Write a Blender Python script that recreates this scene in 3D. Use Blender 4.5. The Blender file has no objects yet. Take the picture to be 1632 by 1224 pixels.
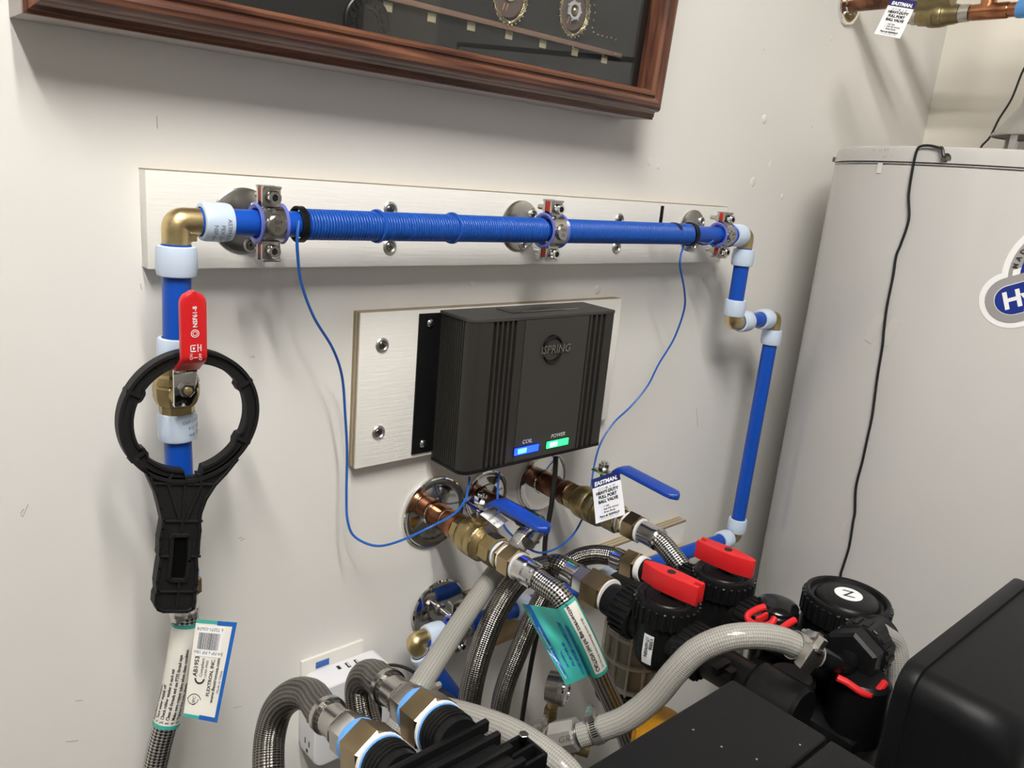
import bpy, bmesh, math, random
from math import sin, cos, pi, radians, sqrt, atan2
from mathutils import Vector as V, Matrix
random.seed(7)
scene = bpy.context.scene
col = scene.collection

# ------------------------------------------------------------------ camera
CAM = V((-0.2288, -0.7781, 1.5670)); FPX = 1262.6
_y, _p, _r = radians(42.1243), radians(15.1154), radians(5.2016)
_F = V((sin(_y)*cos(_p), cos(_y)*cos(_p), -sin(_p)))
_R0 = V((cos(_y), -sin(_y), 0)); _U0 = _R0.cross(_F)
_R = cos(_r)*_R0 + sin(_r)*_U0; _U = -sin(_r)*_R0 + cos(_r)*_U0
cd = bpy.data.cameras.new('camera'); cam = bpy.data.objects.new('camera', cd); col.objects.link(cam)
cd.sensor_fit = 'HORIZONTAL'; cd.sensor_width = 36.0; cd.lens = FPX*36.0/1632
cd.clip_start = 0.01; cd.clip_end = 50
M = Matrix((_R, _U, -_F)).transposed().to_4x4(); M.translation = CAM
cam.matrix_world = M
scene.camera = cam

# ------------------------------------------------------------------ world, light level
w = bpy.data.worlds.new('world'); scene.world = w; w.use_nodes = True
w.node_tree.nodes['Background'].inputs[0].default_value = (0.9, 0.93, 1.0, 1)
w.node_tree.nodes['Background'].inputs[1].default_value = 0.02
scene.view_settings.view_transform = 'Standard'; scene.view_settings.look = 'None'
scene.view_settings.gamma = 1.0; scene.view_settings.use_curve_mapping = False
scene.view_settings.exposure = 0.0
LAMP = 106.0          # emission of the two ceiling tubes
CEIL = 2.86; FZ = 0.30; XR = 1.5991; XL = -1.7; YF = -2.5

# measured positions: a pixel of the 1632x1224 frame plus one known world coordinate -> world point
def ray(u, v): return _F + _R*((u-816)/FPX) - _U*((v-612)/FPX)
def PY(u, v, y): d = ray(u, v); return CAM + d*((y-CAM.y)/d.y)
def PX(u, v, x): d = ray(u, v); return CAM + d*((x-CAM.x)/d.x)
def PZ(u, v, z): d = ray(u, v); return CAM + d*((z-CAM.z)/d.z)
def PD(u, v, t): return CAM + ray(u, v)*t
def PCYL(u, v, cx, cy, r):
    d = ray(u, v); ox, oy = CAM.x-cx, CAM.y-cy
    a = d.x*d.x+d.y*d.y; b = 2*(ox*d.x+oy*d.y); c = ox*ox+oy*oy-r*r
    disc = max(b*b-4*a*c, 0); return CAM + d*((-b-sqrt(disc))/(2*a))

# ------------------------------------------------------------------ object helpers
WL = {}
def tag(o, label=None, cat=None, group=None, kind=None):
    if label: o['label'] = label
    if cat: o['category'] = cat
    if group: o['group'] = group
    if kind: o['kind'] = kind
    return o
def thing(name, label, cat, loc, group=None):
    o = bpy.data.objects.new(name, None); col.objects.link(o); o.location = loc
    o.empty_display_size = 0.02; WL[o.name] = V(loc)
    return tag(o, label, cat, group)
def axes(ax, up=None):
    ax = V(ax).normalized()
    up = V(up) if up is not None else (V((0, 0, 1)) if abs(ax.z) < 0.95 else V((0, 1, 0)))
    e1 = (up - ax*up.dot(ax)).normalized(); e2 = ax.cross(e1)
    return e1, e2, ax
def spline(pts, n=8):
    pts = [V(p) for p in pts]; out = []
    P = [pts[0]*2-pts[1]] + pts + [pts[-1]*2-pts[-2]]
    for i in range(1, len(P)-2):
        a, b, c, d = P[i-1], P[i], P[i+1], P[i+2]
        for k in range(n):
            t = k/n
            out.append(0.5*((2*b)+(c-a)*t+(2*a-5*b+4*c-d)*t*t+(3*b-a-3*c+d)*t**3))
    out.append(pts[-1]); return out

class MB:
    def __init__(s): s.v = []; s.f = []; s.uv = []
    def add(s, vs, fs, uvs=None):
        b = len(s.v); s.v += [V(p) for p in vs]
        for i, f in enumerate(fs):
            s.f.append([b+k for k in f]); s.uv.append(uvs[i] if uvs else None)
        return s
    def lathe(s, o, ax, prof, seg=32, up=None, cap=True, phase=0.0, a0=0, a1=2*pi):
        o = V(o); e1, e2, ax = axes(ax, up); vs = []; fs = []; uv = []
        full = abs(a1-a0-2*pi) < 1e-6; n = seg if full else seg+1
        for h, r in prof:
            for k in range(n):
                a = phase+a0+(a1-a0)*k/seg
                vs.append(o+ax*h+e1*(r*cos(a))+e2*(r*sin(a)))
        for i in range(len(prof)-1):
            for k in range(seg):
                k2 = (k+1) % n
                fs.append([i*n+k, i*n+k2, (i+1)*n+k2, (i+1)*n+k])
                uv.append([(prof[i][0], k/seg), (prof[i][0], (k+1)/seg), (prof[i+1][0], (k+1)/seg), (prof[i+1][0], k/seg)])
        if cap and full:
            if prof[0][1] > 1e-6: fs.append(list(range(n))[::-1]); uv.append(None)
            if prof[-1][1] > 1e-6: fs.append([(len(prof)-1)*n+k for k in range(n)]); uv.append(None)
        return s.add(vs, fs, uv)
    def cyl(s, o, ax, r, h, seg=24, bev=0.0, up=None, phase=0.0):
        if bev: return s.lathe(o, ax, [(0, r-bev), (bev*.3, r-bev*.3), (bev, r), (h-bev, r), (h-bev*.3, r-bev*.3), (h, r-bev)], seg, up, phase=phase)
        return s.lathe(o, ax, [(0, r), (h, r)], seg, up, phase=phase)
    def hexn(s, o, ax, r, h, up=None, phase=0.0):
        c = r*0.12
        return s.lathe(o, ax, [(0, r-c), (c*.8, r), (h-c*.8, r), (h, r-c)], 6, up, phase=phase)
    def tube(s, pts, r, seg=12, cap=True, closed=False, up=None):
        pts = [V(p) for p in pts]; n = len(pts)
        rr = r if isinstance(r, (list, tuple)) else [r]*n
        vs = []; fs = []; uv = []; L = [0]
        for i in range(1, n): L.append(L[-1]+(pts[i]-pts[i-1]).length)
        t = (pts[1]-pts[0]).normalized(); e1, e2, _ = axes(t, up)
        for i in range(n):
            if closed: tt = (pts[(i+1) % n]-pts[i-1]).normalized()
            else: tt = (pts[min(i+1, n-1)]-pts[max(i-1, 0)]).normalized()
            e1 = (e1-tt*e1.dot(tt)).normalized(); e2 = tt.cross(e1)
            for k in range(seg):
                a = 2*pi*k/seg; vs.append(pts[i]+e1*(rr[i]*cos(a))+e2*(rr[i]*sin(a)))
        m = n if closed else n-1
        for i in range(m):
            j = (i+1) % n; lj = L[j] if j else L[-1]+(pts[0]-pts[-1]).length
            for k in range(seg):
                k2 = (k+1) % seg
                fs.append([i*seg+k, i*seg+k2, j*seg+k2, j*seg+k])
                uv.append([(L[i], k/seg), (L[i], (k+1)/seg), (lj, (k+1)/seg), (lj, k/seg)])
        if cap and not closed:
            fs.append(list(range(seg))[::-1]); uv.append(None)
            fs.append([(n-1)*seg+k for k in range(seg)]); uv.append(None)
        return s.add(vs, fs, uv)
    def torus(s, o, ax, R, r, seg=32, ss=10, up=None):
        o = V(o); e1, e2, ax = axes(ax, up)
        return s.tube([o+e1*(R*cos(2*pi*k/seg))+e2*(R*sin(2*pi*k/seg)) for k in range(seg)], r, ss, closed=True, up=ax)
    def bm(s, b, M=None):
        b.verts.index_update()
        s.add([(M @ v.co if M else v.co) for v in b.verts], [[v.index for v in f.verts] for f in b.faces]); b.free(); return s
    def box(s, c, size, fr=None, bev=0.0, seg=2):
        b = bmesh.new(); bmesh.ops.create_cube(b, size=1.0)
        for v in b.verts: v.co = V((v.co.x*size[0], v.co.y*size[1], v.co.z*size[2]))
        if bev: bmesh.ops.bevel(b, geom=b.edges[:], offset=bev, segments=seg, affect='EDGES', profile=0.6)
        Mx = Matrix.Identity(4)
        if fr: Mx = Matrix((fr[0], fr[1], fr[2])).transposed().to_4x4()
        Mx.translation = V(c); return s.bm(b, Mx)
    def box2(s, a, b_, bev=0.0, seg=2):
        a = V(a); b_ = V(b_); return s.box((a+b_)/2, [abs(b_[i]-a[i]) for i in range(3)], None, bev, seg)
    def prism(s, poly, o, ex, ey, ez, d, bev=0.0, seg=2):
        b = bmesh.new(); ex, ey, ez = V(ex), V(ey), V(ez)
        vs = [b.verts.new((p[0], p[1], 0)) for p in poly]; f = b.faces.new(vs)
        r = bmesh.ops.extrude_face_region(b, geom=[f])
        for q in r['geom']:
            if isinstance(q, bmesh.types.BMVert): q.co.z += d
        bmesh.ops.recalc_face_normals(b, faces=b.faces[:])
        if bev:
            ed = [e for e in b.edges if abs(e.verts[0].co.z-e.verts[1].co.z) < 1e-7]
            bmesh.ops.bevel(b, geom=ed, offset=bev, segments=seg, affect='EDGES', profile=0.6)
        Mx = Matrix((ex, ey, ez)).transposed().to_4x4(); Mx.translation = V(o); return s.bm(b, Mx)
    def sphere(s, c, r, seg=20, sc=(1, 1, 1)):
        b = bmesh.new(); bmesh.ops.create_uvsphere(b, u_segments=seg, v_segments=max(6, seg//2), radius=r)
        for v in b.verts: v.co = V((v.co.x*sc[0], v.co.y*sc[1], v.co.z*sc[2]))+V(c)
        return s.bm(b)
    def sheet(s, f, us, vs_, thick=0.0):
        "grid surface f(u,v)->point over the lists us, vs_, given thickness along its normal"
        n, m = len(us), len(vs_); P = [[V(f(a, b)) for b in vs_] for a in us]
        vv = [p for row in P for p in row]
        fs = [[i*m+j, (i+1)*m+j, (i+1)*m+j+1, i*m+j+1] for i in range(n-1) for j in range(m-1)]
        uv = [[(us[i], vs_[j]), (us[i+1], vs_[j]), (us[i+1], vs_[j+1]), (us[i], vs_[j+1])] for i in range(n-1) for j in range(m-1)]
        if not thick: return s.add(vv, fs, uv)
        N = []
        for i in range(n):
            for j in range(m):
                du = P[min(i+1, n-1)][j]-P[max(i-1, 0)][j]; dv = P[i][min(j+1, m-1)]-P[i][max(j-1, 0)]
                N.append(du.cross(dv).normalized())
        back = [p-q*thick for p, q in zip(vv, N)]; k = n*m
        f2 = [[k+a for a in f_[::-1]] for f_ in fs]
        rim = [i*m for i in range(n)]+[(n-1)*m+j for j in range(1, m)]+[i*m+m-1 for i in range(n-2, -1, -1)]+[j for j in range(m-2, 0, -1)]
        f3 = [[rim[i], rim[(i+1) % len(rim)], k+rim[(i+1) % len(rim)], k+rim[i]] for i in range(len(rim))]
        return s.add(vv+back, fs+f2+f3, uv+[None]*(len(f2)+len(f3)))
    def text(s, txt, size, mapf, align='LEFT', sx=1.0, shear=0.0, bold=0.0):
        "lettering: flat glyph shapes laid on a surface by mapf(x, y)"
        cu = bpy.data.curves.new('t', 'FONT'); cu.body = txt; cu.size = size; cu.align_x = align
        cu.resolution_u = 2; cu.shear = shear; cu.offset = bold
        ob = bpy.data.objects.new('t', cu); me = ob.to_mesh()
        s.add([mapf(v.co.x*sx, v.co.y) for v in me.vertices], [list(p.vertices) for p in me.polygons])
        ob.to_mesh_clear(); bpy.data.objects.remove(ob); bpy.data.curves.remove(cu); return s
    def build(s, name, mat, parent=None, ang=35, label=None, recalc=True):
        if parent is not None: base = WL[parent.name]
        else:
            base = V((sum(p.x for p in s.v)/len(s.v), sum(p.y for p in s.v)/len(s.v), min(p.z for p in s.v)))
        me = bpy.data.meshes.new(name)
        me.from_pydata([p-base for p in s.v], [], s.f)
        if any(u for u in s.uv):
            ul = me.uv_layers.new(name='UVMap'); i = 0; d = [0.0]*(2*len(me.loops))
            for f, u in zip(s.f, s.uv):
                for k in range(len(f)):
                    if u: d[2*i], d[2*i+1] = u[k]
                    i += 1
            ul.data.foreach_set('uv', d)
        if recalc:
            b = bmesh.new(); b.from_mesh(me); bmesh.ops.recalc_face_normals(b, faces=b.faces[:]); b.to_mesh(me); b.free()
        me.shade_smooth(); me.set_sharp_from_angle(angle=radians(ang))
        me.materials.append(mat)
        o = bpy.data.objects.new(name, me); col.objects.link(o)
        if parent is not None: o.parent = parent
        else: o.location = base
        WL[o.name] = base
        if label: o['label'] = label
        return o

# ------------------------------------------------------------------ materials
def _n(nt, t, **kw):
    n = nt.nodes.new(t)
    for k, v_ in kw.items(): setattr(n, k, v_)
    return n
def mat(name, rgb, rough=0.5, metal=0.0, spec=0.5, coat=0.0, trans=0.0, ior=1.45, emit=None, es=0.0,
        bump=0.0, bscale=100.0, bstretch=(1, 1, 1), var=0.0, vscale=20.0, rgb2=None, rvar=0.0, alpha=1.0, sss=0.0):
    m = bpy.data.materials.new(name); m.use_nodes = True; nt = m.node_tree; b = nt.nodes['Principled BSDF']
    I = b.inputs; I['Base Color'].default_value = (*rgb, 1); I['Roughness'].default_value = rough
    I['Metallic'].default_value = metal; I['Specular IOR Level'].default_value = spec
    I['Coat Weight'].default_value = coat; I['Coat Roughness'].default_value = 0.08
    I['Transmission Weight'].default_value = trans; I['IOR'].default_value = ior; I['Alpha'].default_value = alpha
    if sss: I['Subsurface Weight'].default_value = sss; I['Subsurface Radius'].default_value = (.01, .01, .01); I['Subsurface Scale'].default_value = .3
    if emit: I['Emission Color'].default_value = (*emit, 1); I['Emission Strength'].default_value = es
    tc = _n(nt, 'ShaderNodeTexCoord'); mp = _n(nt, 'ShaderNodeMapping'); mp.inputs['Scale'].default_value = bstretch
    nt.links.new(tc.outputs['Object'], mp.inputs['Vector'])
    if bump:
        t = _n(nt, 'ShaderNodeTexNoise'); t.inputs['Scale'].default_value = bscale; t.inputs['Detail'].default_value = 4
        nt.links.new(mp.outputs[0], t.inputs['Vector'])
        bp = _n(nt, 'ShaderNodeBump'); bp.inputs['Strength'].default_value = bump; bp.inputs['Distance'].default_value = 0.002
        nt.links.new(t.outputs['Fac'], bp.inputs['Height']); nt.links.new(bp.outputs[0], I['Normal'])
    if var or rgb2:
        t = _n(nt, 'ShaderNodeTexNoise'); t.inputs['Scale'].default_value = vscale; t.inputs['Detail'].default_value = 5
        nt.links.new(mp.outputs[0], t.inputs['Vector'])
        r = _n(nt, 'ShaderNodeValToRGB'); c2 = rgb2 or tuple(c*(1-var) for c in rgb)
        r.color_ramp.elements[0].color = (*c2, 1); r.color_ramp.elements[1].color = (*rgb, 1)
        r.color_ramp.elements[0].position = .35; r.color_ramp.elements[1].position = .65
        nt.links.new(t.outputs['Fac'], r.inputs['Fac']); nt.links.new(r.outputs[0], I['Base Color'])
        if rvar:
            mr = _n(nt, 'ShaderNodeMapRange'); mr.inputs['To Min'].default_value = rough-rvar; mr.inputs['To Max'].default_value = rough+rvar
            nt.links.new(t.outputs['Fac'], mr.inputs['Value']); nt.links.new(mr.outputs[0], I['Roughness'])
    return m
def math_(nt, op, a, b=None, c=None):
    n = _n(nt, 'ShaderNodeMath', operation=op)
    for i, x in enumerate((a, b, c)):
        if x is None: continue
        if isinstance(x, (int, float)): n.inputs[i].default_value = x
        else: nt.links.new(x, n.inputs[i])
    return n.outputs[0]
def braid_mat(name, c1, c2, metal, rough, per, turns, bs=0.6, hard=False, trans=0.0):
    "crossed strands wound along a hose: u = metres along it, v = turn around it"
    m = bpy.data.materials.new(name); m.use_nodes = True; nt = m.node_tree; b = nt.nodes['Principled BSDF']
    uv = _n(nt, 'ShaderNodeTexCoord'); sp = _n(nt, 'ShaderNodeSeparateXYZ'); nt.links.new(uv.outputs['UV'], sp.inputs[0])
    u = math_(nt, 'DIVIDE', sp.outputs[0], per); v = math_(nt, 'MULTIPLY', sp.outputs[1], turns)
    a = math_(nt, 'SINE', math_(nt, 'MULTIPLY', math_(nt, 'ADD', u, v), 2*pi))
    c = math_(nt, 'SINE', math_(nt, 'MULTIPLY', math_(nt, 'SUBTRACT', u, v), 2*pi))
    h = math_(nt, 'MAXIMUM', a, c) if hard else math_(nt, 'MULTIPLY', a, c)
    h01 = math_(nt, 'MULTIPLY_ADD', h, 0.5, 0.5)
    r = _n(nt, 'ShaderNodeValToRGB'); r.color_ramp.elements[0].color = (*c1, 1); r.color_ramp.elements[1].color = (*c2, 1)
    r.color_ramp.elements[0].position = .2; r.color_ramp.elements[1].position = .8
    nt.links.new(h01, r.inputs['Fac']); nt.links.new(r.outputs[0], b.inputs['Base Color'])
    bp = _n(nt, 'ShaderNodeBump'); bp.inputs['Strength'].default_value = bs; bp.inputs['Distance'].default_value = 0.0008
    nt.links.new(h01, bp.inputs['Height']); nt.links.new(bp.outputs[0], b.inputs['Normal'])
    b.inputs['Metallic'].default_value = metal; b.inputs['Roughness'].default_value = rough
    if trans:
        b.inputs['Coat Weight'].default_value = .6; b.inputs['Coat Roughness'].default_value = .1
        b.inputs['Transmission Weight'].default_value = trans; b.inputs['IOR'].default_value = 1.2
    return m
def ply_mat(name, c1, c2, axis, n):
    "plywood edge: glued layers across the thickness"
    m = mat(name, c1, .75, bump=.3, bscale=400); nt = m.node_tree; b = nt.nodes['Principled BSDF']
    tc = _n(nt, 'ShaderNodeTexCoord'); sp = _n(nt, 'ShaderNodeSeparateXYZ'); nt.links.new(tc.outputs['Object'], sp.inputs[0])
    ns = _n(nt, 'ShaderNodeTexNoise'); ns.inputs['Scale'].default_value = 90
    nt.links.new(tc.outputs['Object'], ns.inputs['Vector'])
    s_ = math_(nt, 'SINE', math_(nt, 'MULTIPLY_ADD', sp.outputs[axis], n, math_(nt, 'MULTIPLY', ns.outputs['Fac'], 3.0)))
    r = _n(nt, 'ShaderNodeValToRGB'); r.color_ramp.elements[0].color = (*c2, 1); r.color_ramp.elements[1].color = (*c1, 1)
    nt.links.new(math_(nt, 'MULTIPLY_ADD', s_, .5, .5), r.inputs['Fac']); nt.links.new(r.outputs[0], b.inputs['Base Color'])
    return m
def wood_mat(name, c1, c2, scale=(6, 90, 90), rough=.35):
    m = mat(name, c1, rough, coat=.25, bump=.12, bscale=1.0, bstretch=scale); nt = m.node_tree; b = nt.nodes['Principled BSDF']
    tc = _n(nt, 'ShaderNodeTexCoord'); mp = _n(nt, 'ShaderNodeMapping'); mp.inputs['Scale'].default_value = scale
    nt.links.new(tc.outputs['Object'], mp.inputs['Vector'])
    t = _n(nt, 'ShaderNodeTexNoise'); t.inputs['Scale'].default_value = 1.0; t.inputs['Detail'].default_value = 8; t.inputs['Distortion'].default_value = .6
    nt.links.new(mp.outputs[0], t.inputs['Vector'])
    r = _n(nt, 'ShaderNodeValToRGB'); r.color_ramp.elements[0].color = (*c2, 1); r.color_ramp.elements[1].color = (*c1, 1)
    r.color_ramp.elements[0].position = .38; r.color_ramp.elements[1].position = .6
    nt.links.new(t.outputs['Fac'], r.inputs['Fac']); nt.links.new(r.outputs[0], b.inputs['Base Color'])
    return m

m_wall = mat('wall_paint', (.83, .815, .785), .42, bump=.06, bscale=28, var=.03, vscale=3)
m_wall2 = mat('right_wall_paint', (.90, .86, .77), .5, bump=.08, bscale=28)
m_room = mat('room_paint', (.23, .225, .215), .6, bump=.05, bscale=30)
m_floor = mat('concrete', (.10, .095, .09), .7, bump=.2, bscale=60, var=.2)
m_ceil = mat('ceiling_paint', (.28, .275, .27), .8)
m_door = mat('door_paint', (.58, .58, .57), .4)
m_groove_shade = mat('groove_shade', (.06, .06, .06), .6)
m_mark = mat('scuff', (.42, .40, .37), .8)
m_spackle = mat('spackle', (.86, .84, .80), .7, bump=.3, bscale=200)
m_board = mat('painted_plywood', (.87, .855, .81), .5, bump=.16, bscale=1.0, bstretch=(26, 100, 420), var=.03, vscale=4)
m_plyx = ply_mat('plywood_edge', (.46, .385, .27), (.26, .205, .13), 1, 900)
m_plywhite = mat('painted_edge', (.60, .57, .52), .6, bump=.3, bscale=200)
m_wood = wood_mat('frame_wood', (.175, .072, .040), (.062, .022, .014))
m_woodv = wood_mat('frame_wood_upright', (.175, .072, .040), (.062, .022, .014), (90, 90, 6))
m_woodbox = mat('case_paint', (.52, .48, .46), .6)
m_pine = wood_mat('pine', (.62, .47, .29), (.45, .31, .17), (5, 60, 60), .6)
m_black = mat('black_plastic', (.006, .006, .0065), .36, spec=.25, bump=.06, bscale=500)
m_blackg = mat('black_gloss', (.006, .006, .007), .18, spec=.4)
m_blackm = mat('black_matte', (.010, .010, .0105), .55, spec=.35, bump=.1, bscale=900)
m_cover = mat('cover_plastic', (.007, .0072, .0080), .38, spec=.14, bump=.12, bscale=1400)
m_alu = mat('dark_anodised', (.036, .034, .030), .42, metal=.3)
m_aluf = mat('dark_panel', (.046, .044, .038), .5, metal=.2)
def glass_mat(name, tint=(1, 1, 1), ior=1.5, rough=0.0):
    "thin clear sheet: lets light straight through, reflects by Fresnel"
    m = bpy.data.materials.new(name); m.use_nodes = True; nt = m.node_tree; nt.nodes.remove(nt.nodes['Principled BSDF'])
    out = nt.nodes['Material Output']; mx = _n(nt, 'ShaderNodeMixShader'); fr = _n(nt, 'ShaderNodeFresnel'); fr.inputs[0].default_value = ior
    tr = _n(nt, 'ShaderNodeBsdfTransparent'); tr.inputs[0].default_value = (*tint, 1)
    gl = _n(nt, 'ShaderNodeBsdfGlossy'); gl.inputs['Roughness'].default_value = rough
    ge = _n(nt, 'ShaderNodeNewGeometry'); nt.links.new(math_(nt, 'MULTIPLY_ADD', ge.outputs['Backfacing'], 1/ior-ior, ior), fr.inputs[0])
    nt.links.new(fr.outputs[0], mx.inputs[0]); nt.links.new(tr.outputs[0], mx.inputs[1]); nt.links.new(gl.outputs[0], mx.inputs[2])
    nt.links.new(mx.outputs[0], out.inputs[0]); return m
m_glass = glass_mat('glass')
m_back = mat('case_lining', (.012, .012, .012), .9)
m_pex = mat('blue_pex', (.006, .075, .46), .28, var=.08, vscale=8)
m_wire = mat('blue_wire', (.012, .085, .42), .33)
m_wire2 = mat('blue_wire_lead', (.015, .11, .45), .35)
m_ring = mat('milky_ring', (.60, .70, .84), .30, sss=.5)
m_ink = mat('grey_ink', (.16, .18, .22), .7)
m_brass = mat('brass', (.80, .63, .33), .36, metal=1, var=.25, vscale=60, bump=.10, bscale=350)
m_brassd = mat('cast_brass', (.50, .39, .19), .36, metal=1, var=.3, vscale=40, bump=.18, bscale=300)
m_brasso = mat('old_brass', (.36, .29, .15), .38, metal=1, var=.3, vscale=40)
m_brassn = mat('brass_nut', (.50, .38, .22), .26, metal=1, var=.25, vscale=30)
m_gold = mat('gold', (.66, .56, .34), .32, metal=1)
m_copper = mat('copper', (.56, .25, .13), .26, metal=1, rgb2=(.30, .12, .06), vscale=28, rvar=.08)
m_copperd = mat('dark_copper', (.36, .17, .10), .33, metal=1, rgb2=(.10, .05, .035), vscale=40)
m_solder = mat('solder', (.55, .52, .48), .35, metal=1)
m_chrome = mat('chrome', (.82, .81, .79), .06, metal=1)
m_washer = mat('washer_steel', (.66, .64, .60), .36, metal=1)
m_steel = mat('steel', (.58, .56, .53), .22, metal=1, var=.2, vscale=30)
m_dsteel = mat('dark_steel', (.30, .29, .27), .25, metal=1)
m_socket = mat('socket_dark', (.03, .03, .03), .4, metal=.6)
m_ferrule = mat('steel_ferrule', (.66, .65, .64), .2, metal=1)
m_braid = braid_mat('steel_braid', (.030, .028, .026), (.85, .83, .79), 1, .28, .0062, 8, 1.0)
m_braidf = braid_mat('fine_steel_braid', (.085, .08, .072), (.36, .345, .315), 1, .27, .0046, 11, .8)
m_clear = braid_mat('clear_reinforced_hose', (.36, .35, .32), (.53, .515, .475), 0, .26, .0042, 11, .6, trans=.25)
m_red = mat('red_plastic', (.62, .018, .022), .35, bump=.05, bscale=300)
m_redh = mat('red_grip', (.60, .014, .018), .30)
m_blueh = mat('blue_grip', (.010, .055, .36), .33)
m_white = mat('white_plastic', (.78, .78, .82), .35)
m_plate = mat('outlet_plate', (.80, .78, .74), .4)
m_paper = mat('label_paper', (.80, .78, .72), .45, var=.05, vscale=60)
m_tagp = mat('tag_card', (.84, .84, .86), .35)
m_navy = mat('navy_print', (.010, .010, .11), .35)
m_teal = mat('teal_print', (.05, .38, .33), .22, coat=.5)
m_bluep = mat('blue_print', (.012, .11, .42), .25, coat=.4)
m_txt = mat('black_print', (.02, .02, .025), .6)
m_txtb = mat('blue_lettering', (.010, .09, .36), .5)
m_wtxt = mat('white_print', (.85, .85, .85), .5)
m_gtxt = mat('grey_print', (.30, .30, .29), .5)
m_tape = mat('thread_tape', (.80, .80, .80), .5)
m_tapeb = mat('blue_tape', (.12, .36, .80), .4)
m_tank = mat('tank_enamel', (.51, .50, .485), .16, spec=.5, var=.015, vscale=3)
m_galv = mat('galvanised', (.52, .51, .49), .35, metal=.7, var=.2, vscale=30)
m_cord = mat('black_cord', (.012, .012, .012), .4)
m_silver = mat('silver_print', (.42, .41, .40), .4, metal=.4)
m_logo = mat('logo_blue', (.010, .028, .22), .35)
m_ctape = mat('clear_tape', (.62, .60, .57), .1, coat=.3)
m_cush = mat('clear_blue_cushion', (.20, .25, .80), .15, trans=.35, coat=.5)
m_rtape = mat('red_sleeve', (.42, .02, .01), .4)
m_filter = mat('smoky_clear_plastic', (.42, .40, .35), .15, trans=.35, coat=.3)
m_filterf = mat('filter_mesh_frame', (.46, .44, .38), .4)
m_yellow = mat('yellow_plastic', (.80, .38, .02), .4)
m_tan = mat('tan_strip', (.19, .115, .08), .6)
m_ytape = mat('yellowed_tape', (.40, .37, .24), .6)
m_dial = mat('brown_dial', (.10, .07, .06), .5)
m_gear = mat('pale_gear', (.45, .46, .47), .5)
m_emblem = mat('dark_emblem', (.004, .004, .005), .35)
m_ledb = mat('blue_led', (.02, .05, .9), .3, emit=(.002, .014, 1.0), es=14)
m_ledg = mat('green_led', (.05, .8, .3), .3, emit=(.016, 1.0, .13), es=2.6)
m_hotb = mat('blue_led_core', (.3, .6, 1), .3, emit=(.06, .26, 1.0), es=2.2)
m_hotg = mat('green_led_core', (.6, 1, .8), .3, emit=(.28, 1.0, .50), es=1.6)
m_slot_shade = mat('slot_shade', (.0015, .0015, .0015), .9, spec=.1)
m_topplate = mat('end_plate', (.040, .038, .036), .5, bump=.1, bscale=900)
m_tube = mat('lit_tube', (1, 1, 1), .5, emit=(1.0, .965, .90), es=LAMP)

# ------------------------------------------------------------------ ceiling lamp (the room's light)
fx = thing('ceiling_light', 'white ceiling fixture with two lit tubes, above and behind the camera', 'light', (-.31, -1.18, CEIL))
MB().box2((-.62, -1.70, CEIL-.05), (.00, -.66, CEIL), .004).build('housing', m_white, fx)
for x in (-.50, -.12):
    MB().box2((x-.04, -1.64, CEIL-.085), (x+.04, -.72, CEIL-.0502), .01).build('tube', m_tube, fx)

# ------------------------------------------------------------------ room
def struct(name, mb, m): return tag(mb.build(name, m), kind='structure')
wb = struct('wall_back', MB().box2((XL-.1, 0, FZ-.1), (XR+.1, .1, CEIL+.1)), m_wall)
struct('wall_right', MB().box2((XR, YF, FZ), (XR+.1, -.0, CEIL)), m_wall2)
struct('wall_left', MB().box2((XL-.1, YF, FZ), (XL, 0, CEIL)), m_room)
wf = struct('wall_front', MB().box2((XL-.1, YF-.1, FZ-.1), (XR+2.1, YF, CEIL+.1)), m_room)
struct('floor', MB().box2((XL-.1, YF-.1, FZ-.1), (XR+.1, .0, FZ)), m_floor)
struct('ceiling', MB().box2((XL-.1, YF-.1, CEIL), (XR+.1, .0, CEIL+.1)), m_ceil)
# panelled door in the right wall, in front of the tank (the display case glass reflects it)
dr = tag(MB().box2((XR-.03, -1.92, FZ), (XR, -.78, 2.10), .004).build('door_1', m_door), kind='structure')
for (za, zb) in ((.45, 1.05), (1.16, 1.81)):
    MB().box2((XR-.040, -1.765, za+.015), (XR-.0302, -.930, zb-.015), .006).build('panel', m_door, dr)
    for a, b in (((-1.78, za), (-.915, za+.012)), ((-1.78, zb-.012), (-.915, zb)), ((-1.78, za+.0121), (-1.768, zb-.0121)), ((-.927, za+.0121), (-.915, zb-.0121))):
        MB().box2((XR-.036, a[0], a[1]), (XR-.0302, b[0], b[1])).build('panel_groove_shade', m_groove_shade, dr)  # thin dark strips; the shade of a groove is put into their colour
MB().lathe((XR-.03, -1.85, 1.0), (-1, 0, 0), [(0, .03), (.01, .03), (.012, .012), (.04, .012), (.05, .026), (.07, .026), (.075, .015)]).build('door_knob', m_brass, dr)
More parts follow.
